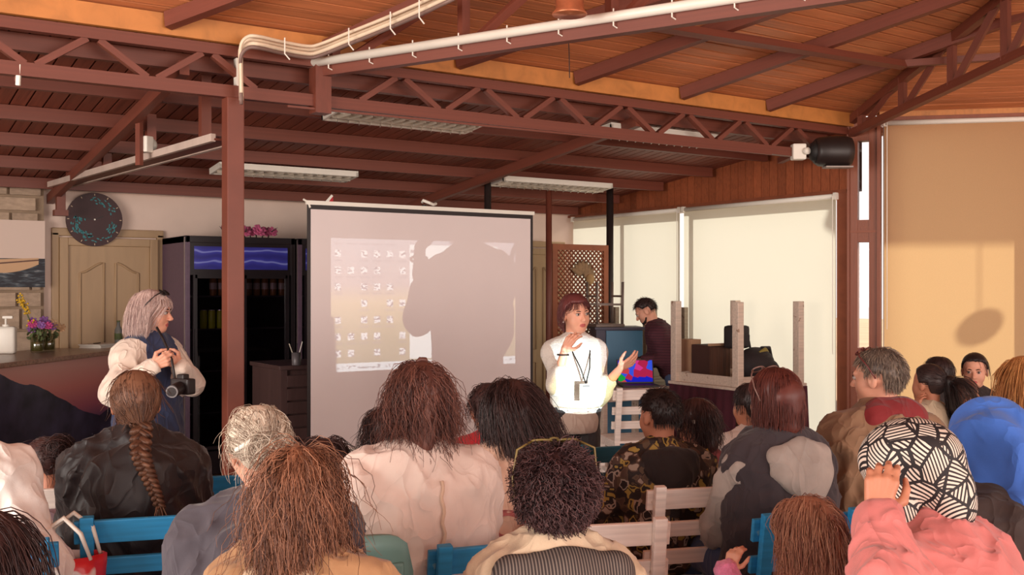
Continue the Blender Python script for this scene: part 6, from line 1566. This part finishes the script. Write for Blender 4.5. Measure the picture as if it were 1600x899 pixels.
# boy
t = NT('triangle_camo'); tc = t.n('TexCoord'); vo = t.n('TexVoronoi', distance='MANHATTAN'); vo.inputs['Scale'].default_value = 26; t.l(tc.outputs['Object'], vo.inputs['Vector']); se = t.n('SeparateColor'); t.l(vo.outputs['Color'], se.inputs[0])
v2 = t.n('TexVoronoi', feature='F2', distance='MANHATTAN'); v2.inputs['Scale'].default_value = 26; t.l(tc.outputs['Object'], v2.inputs['Vector'])
ff = t.math('FRACT', t.math('ADD', se.outputs[0], t.math('MULTIPLY', t.math('GREATER_THAN', t.math('SUBTRACT', v2.outputs['Distance'], vo.outputs['Distance']), .32), .41)))
t.l(t.ramp(ff, [(0, c1(40, 31, 30)), (.30, c1(84, 62, 52)), (.48, c1(46, 36, 34)), (.64, c1(170, 144, 72)), (.76, c1(168, 152, 138)), (.88, c1(96, 76, 58))], 'CONSTANT'), t.b.inputs['Base Color']); t.b.inputs['Roughness'].default_value = .7; t_camo = t.m
p = Person('boy with short black hair in a triangle-patterned jacket', 1030, 4.48, ytop=608, stool='boy in the patterned jacket', yaw=14, w=1.0, hs=.98, lean=4, head=(14, 2, 0), skin=sk_m, arms=dict(L=dict(wr=(952, 800, 4.7), el=(940, 790, 4.36))))
p.top(t_camo, .034, .012, hem=-.12, name='jacket', fold=.007, ffreq=13); p.trousers(t_black)
p.hoodpad(t_black, .40, .13, .10, .03, .4, .03, rw=.09)
p.hair(h_black, [p.grow(1100, .028, 5, vol=.010, lift=.9, stiff=.95, seed=111, reg=dict(front=.5, side=.05, back=-.62), jit=.3)], .008, reg=dict(front=.5, side=.0, back=-.62), hcap=.007)
# girl with clip
p = Person('girl with dark braided hair and a white hair clip beyond the boy', 1087, 4.80, ytop=624, yaw=10, w=.8, hs=.95, head=(30, 6, 0), skin=sk_m)
p.top(CLOTHM('rose_stripe', c1(150, 70, 74)), .02, .015); p.trousers(t_black); p.hair(h_dark, [p.grow(800, .17, 10, vol=.02, frizz=.06, wave=(.006, 50), seed=121)], .014, core=[[('c', A3(0, -.05, 0), A3(0, -.07, -.09), .07, .05)]])
MB().box(Vector(p.H((-.078, -.055, .02))), (.014, .02, .018), bevel=.004).build('hair_clip', m_white, p.root)
# kid beside the bob
p = Person('child with short dark hair and white top beside the auburn bob', 1172, 5.35, ytop=600, stool='child beside the auburn bob', yaw=8, w=.85, hs=.97, head=(20, 0, 0), skin=sk_m)
p.top(CLOTHM('white_tee', c1(226, 214, 206)), .02, .014); p.trousers(t_black); p.hair(h_black, [p.grow(700, .06, 7, vol=.016, lift=.4, frizz=.06, seed=131)], .012)

# auburn bob
p = Person('woman with a short auburn bob in a dark padded vest and grey hoodie', 1209, 4.12, ytop=577, stool='woman with the auburn bob', yaw=26, w=1.10, hs=1.02, lean=2, head=(4, 3, 0), skin=sk_l, arms=dict(L=dict(wr=(1120, 862, 4.35), el=(1085, 850, 3.98))))
p.top(t_grey, .006, .018, hem=-.05, name='hoodie', fold=.002, sleeves=False); p.trousers(t_jean)
for q_ in 'LR': p.sleeve(q_, t_grey, .022, 'grey melange hoodie sleeve', fold=.005)
p.top(CLOTHM('dark_vest', c1(56, 47, 52)), .048, .012, hem=-.16, neck=-.01, sleeves=False, name='vest', puff=(.115, .008), fold=.005)
p.hoodpad(t_grey, .385, .16, .13, .038, .55, label='grey hoodie hood')
p.hair(h_bob, [p.grow(2100, .155, 8, vol=.018, lift=.2, stiff=.6, frizz=.012, wave=(.002, 40), seed=141, reg=dict(front=.5, side=-.35), swirl=.5, jit=.18, colinf=.03)], .014, reg=dict(front=.5, side=-.3), core=[[('c', A3(0, -.055, .02), A3(0, -.062, -.085), .08, .06), ('c', A3(.04, -.03, 0), A3(.045, -.03, -.06), .045, .04), ('c', A3(-.04, -.03, 0), A3(-.045, -.03, -.06), .045, .04)]], r=(.0013, .0007), coren=.002, label='sleek auburn bob')
MB().tube([Vector(p.H(A3(-.086, -.006, -.042)) + Vector((0, .011 * cos(a), .011 * sin(a)))) for a in np.linspace(0, 2 * pi, 13)[:-1]], .0028, 6, closed=True).build('earring', M('silver', srgb(220, 215, 210), .2, metal=.9), p.root, True)
p.sunglasses(.045, .122, 1.0, M('clear_frame', srgb(120, 90, 82), .3), GLASS('clear_lens'), name='spectacles', out=.01)

# grey-haired man
p = Person('grey-haired man with glasses pushed up, red scarf and brown jacket', 1372, 4.52, ytop=545, stool='grey-haired man', yaw=22, w=1.22, hs=1.06, head=(27, 4, 0), skin=sk_l, face=True)
p.top(CLOTHM('brown_jacket', c1(140, 108, 82), 280, .12), .036, .012, hem=-.16, name='jacket', fold=.007, ffreq=12, seed=3); p.trousers(t_black)
p.blob('scarf', [('c', p.nb - p.Rx * .095 - p.Fw * .05 + p.U * .01, p.nb + p.Rx * .095 - p.Fw * .06 + p.U * .015, .068, .074), ('c', p.nb - p.Rx * .06 - p.Fw * .04 + p.U * .05, p.nb + p.Rx * .06 - p.Fw * .05 + p.U * .05, .052, .054), ('c', p.nb - p.Rx * .10 - p.Fw * .02 - p.U * .02, p.nb - p.Rx * .06 + p.Fw * .09 - p.U * .04, .045, .04), ('c', p.nb + p.Rx * .10 - p.Fw * .03 - p.U * .02, p.nb + p.Rx * .06 + p.Fw * .09 - p.U * .04, .05, .04), ('c', p.nb - p.Fw * .08 + p.U * .03, p.nb - p.Fw * .06 - p.U * .02, .05, .06)], CLOTHM('dark_red_scarf', c1(126, 30, 34), 200, .3), .011, .03, .005, 24)
p.hair(h_salt, [p.grow(1500, .035, 6, vol=.012, lift=.6, stiff=.9, seed=151, reg=dict(front=.45, side=-.05, back=-.75), jit=.3)], .009, reg=dict(front=.45, side=-.05, back=-.75), hcap=.007, label='short salt and pepper hair')
p.sunglasses(.055, .115, .8, M('maroon_frame', srgb(96, 40, 38), .3), GLASS('clear_lens'), name='spectacles', out=.012)

# children at the back right
p = Person('girl with a long dark ponytail and pale top, hand at her cheek', 1450, 6.35, ytop=570, stool='girl with the ponytail', yaw=35, w=.9, hs=1.0, skin=sk_m, arms=dict(L=dict(wr=(1432, 642, 6.25), el=(1420, 690, 6.15), hand=dict(cam=True, d=(.25, .2, .9), n=(.9, .2, 0), t=(.2, .9, .2)), fine=True)))
p.top(CLOTHM('pale_oat_cloth', c1(204, 184, 156)), .026, .014); p.trousers(t_black)
p.hair(h_black, [p.grow(800, .54, 16, vol=.012, lift=.15, stiff=.7, frizz=.02, wave=(.004, 30), seed=161, tie=(.015, -.125, .03), tail=(.12, -.15, -1), jit=.3, colinf=.05)], .012, core=[[('c', A3(.02, -.135, .03), A3(.045, -.16, -.17), .034, .036), ]], coren=.003)
p = Person('child with short dark hair behind the ponytail girl', 1464, 6.95, ytop=559, stool='child behind the ponytail girl', yaw=30, w=.9, hs=1.0, skin=sk_m)
p.top(t_black, .02, .018); p.trousers(t_black); p.hair(h_black, [p.grow(500, .06, 7, vol=.018, seed=171)], .014)
p = Person('small child in profile facing right, between the ponytail and the girl in black', 1506, 6.3, ytop=592, stool='small child facing right', yaw=-70, w=.8, hs=.96, head=(-5, 10, 0), skin=sk_m, face=True)
p.top(CLOTHM('brown_cloth', c1(110, 70, 56)), .02, .018); p.trousers(t_black); p.hair(HAIRM('cocoa_hair', c1(62, 36, 30), c1(112, 70, 56)), [p.grow(800, .26, 13, vol=.012, lift=.15, stiff=.4, seed=181, tie=(0, -.115, .03), reg=dict(front=.5))], .010)
p = Person('girl in a black top turned round towards the room, by the amber blind', 1523, 7.05, ytop=552, stool='girl in black', yaw=155, w=.85, hs=1.0, head=(-2, 6, 0), skin=sk_l, face=True)
p.top(t_black, .016, .014); p.trousers(t_black); p.hair(h_black, [p.grow(900, .28, 13, vol=.010, lift=.12, stiff=.4, seed=191, tie=(0, -.12, .0), reg=dict(front=.55), part=.1, swirl=1.0), p.grow(40, .16, 9, vol=.008, lift=.1, seed=192, reg=dict(front=.5, side=.3, back=.3), swirl=1.4, back=.2)], .010, reg=dict(front=.55))
p = Person('woman with straight orange-blond hair at the right edge', 1598, 4.75, ytop=559, stool='woman with orange-blond hair', yaw=25, w=1.0, hs=1.02, skin=sk_l)
p.top(t_black, .02, .016); p.trousers(t_black); p.hair(h_oran, [p.grow(1300, .27, 7, vol=.024, lift=.2, frizz=.015, wave=(.002, 30), seed=201, reg=dict(side=-.5))], .014, core=[[('c', A3(0, -.05, 0), A3(0, -.065, -.17), .085, .07)]], r=(.0018, .0009), label='straight orange-blond hair')

# blue headscarf
p = Person('woman in a blue headscarf and dark clothes at the right edge', 1545, 3.02, ytop=634, stool='woman in the blue headscarf', yaw=28, w=1.15, hs=1.02, lean=8, head=(5, 10, 0), skin=sk_m)
p.top(CLOTHM('dark_brown_coat', c1(54, 40, 36)), .034, .014, hem=-.12, name='coat', fold=.006); p.trousers(t_black)
Hh = lambda *v: p.H(A3(*v))
p.blob('headscarf', [('e', p.H(CC), (CR + A3(.024, .03, .024)) * p.hs, p.RH), ('c', Hh(0, -.06, .0), Hh(0, -.075, -.13), .085, .075), ('c', Hh(.03, .0, -.06), Hh(.02, .03, -.13), .07, .07), ('c', Hh(-.03, .0, -.06), Hh(-.02, .03, -.13), .07, .07), ('c', Hh(.02, -.12, -.11), Hh(.06, -.135, -.13), .03, .035), ('c', Hh(.05, -.12, -.14), Hh(.1, -.10, -.20), .03, .02), ('c', Hh(0, -.09, -.13), Hh(-.03, -.12, -.22), .06, .03)], CLOTHM('blue_scarf', c1(58, 104, 190), 200, .2), .009, .03, .005, 26, ridge=lambda q: .009 * np.sin(10 * np.arctan2((q - Hh(.05, -.13, -.13)) @ p.RH[:, 0], (q - Hh(.05, -.13, -.13)) @ p.RH[:, 2]) + 3 * wob(q, 12)), sub=[('e', Hh(0, .11, -.02), A3(.055, .05, .075), p.RH)])
# black and white headscarf, pink sweater
t = NT('zebra_patch'); tc = t.n('TexCoord'); vo = t.n('TexVoronoi'); vo.inputs['Scale'].default_value = 17; t.l(tc.outputs['Object'], vo.inputs['Vector']); ve = t.n('TexVoronoi', feature='DISTANCE_TO_EDGE'); ve.inputs['Scale'].default_value = 17; t.l(tc.outputs['Object'], ve.inputs['Vector'])
vs = t.n('VectorMath', operation='SUBTRACT'); t.l(vo.outputs['Color'], vs.inputs[0]); vs.inputs[1].default_value = (.5, .5, .5); vn = t.n('VectorMath', operation='NORMALIZE'); t.l(vs.outputs[0], vn.inputs[0]); vd = t.n('VectorMath', operation='DOT_PRODUCT'); t.l(vn.outputs[0], vd.inputs[0]); t.l(tc.outputs['Object'], vd.inputs[1])
sn = t.math('SINE', t.math('MULTIPLY', vd.outputs['Value'], 760)); c = t.mix(t.math('GREATER_THAN', sn, -.1), c1(34, 27, 30), c1(222, 206, 192)); c = t.mix(t.math('LESS_THAN', ve.outputs['Distance'], .06), c, c1(30, 24, 27)); t.l(c, t.b.inputs['Base Color']); t.b.inputs['Roughness'].default_value = .7; t_zeb = t.m
p = Person('woman in a black and white headscarf and pink sweater raising her hand', 1418, 2.72, ytop=660, yaw=48, w=1.22, hs=1.05, lean=20, head=(10, 16, 0), skin=sk_m,
    arms=dict(L=dict(wr=(1368, 806, 2.50), el=(1402, 915, 2.42), hand=dict(cam=True, d=(.20, .1, .95), n=(.3, .9, 0), t=(.9, -.2, .2), curl=(.5, .55, .6, .6), thumb=.5), fine=True)))
t_pk = CLOTHM('salmon_pink_knit', c1(206, 118, 114), 260, .15)
p.top(t_pk, .024, .012, hem=-.12, name='sweater', fold=.006, ffreq=13, seed=6, sleeve=.92); p.trousers(t_black)
p.blob('collar', [('c', p.nb - p.Rx * .06 - p.Fw * .03, p.nb + p.Rx * .06 - p.Fw * .05, .05, .052), ('c', p.nb - p.Rx * .07, p.nb - p.Rx * .04 + p.Fw * .07 - p.U * .02, .04, .04)], t_pk, .011)
Hh = lambda *v: p.H(A3(*v))
p.blob('headscarf', [('e', p.H(CC), (CR + A3(.030, .026, .020)) * p.hs, p.RH), ('c', Hh(0, -.06, .02), Hh(0, -.075, -.09), .085, .065), ('c', Hh(.05, .03, -.0), Hh(.06, .02, -.10), .05, .04), ('c', Hh(-.05, .03, -.0), Hh(-.06, .02, -.10), .05, .04), ('c', Hh(0, -.09, -.06), Hh(.02, -.10, -.16), .05, .012)], t_zeb, .009, .03, .005, 26, sub=[('e', Hh(0, .11, -.04), A3(.05, .055, .075), p.RH)])
# little girl
p = Person('little girl with light brown hair in fluffy pink raising a hand', 1258, 3.05, ytop=779, stool='little girl in pink', yaw=22, w=.8, hs=.93, head=(14, 4, 0), skin=sk_l,
    arms=dict(L=dict(wr=(1138, 893, 3.02), el=(1165, 960, 2.95), hand=dict(cam=True, d=(.30, .1, .85), n=(.6, .6, .1), t=(.4, -.8, .1), curl=(.45, .5, .6, .7), thumb=.3), fine=True)))
p.top(M('fluffy_pink', c1(226, 130, 168), .95, .2, 40, .8, 90, sheen=.4), .030, .012, hem=-.1, name='pullover', fold=.004, ffreq=40, sleeve=.96); p.trousers(t_black)
p.hair(h_lb, [p.grow(2000, .22, 9, vol=.026, lift=.2, stiff=.7, frizz=.03, wave=(.006, 32), seed=211, reg=dict(side=-.5), swirl=.7)], .014, core=[[('c', A3(0, -.05, 0), A3(0, -.07, -.12), .08, .06)]], r=(.0012, .0006), coren=.003, label='light brown wavy hair')
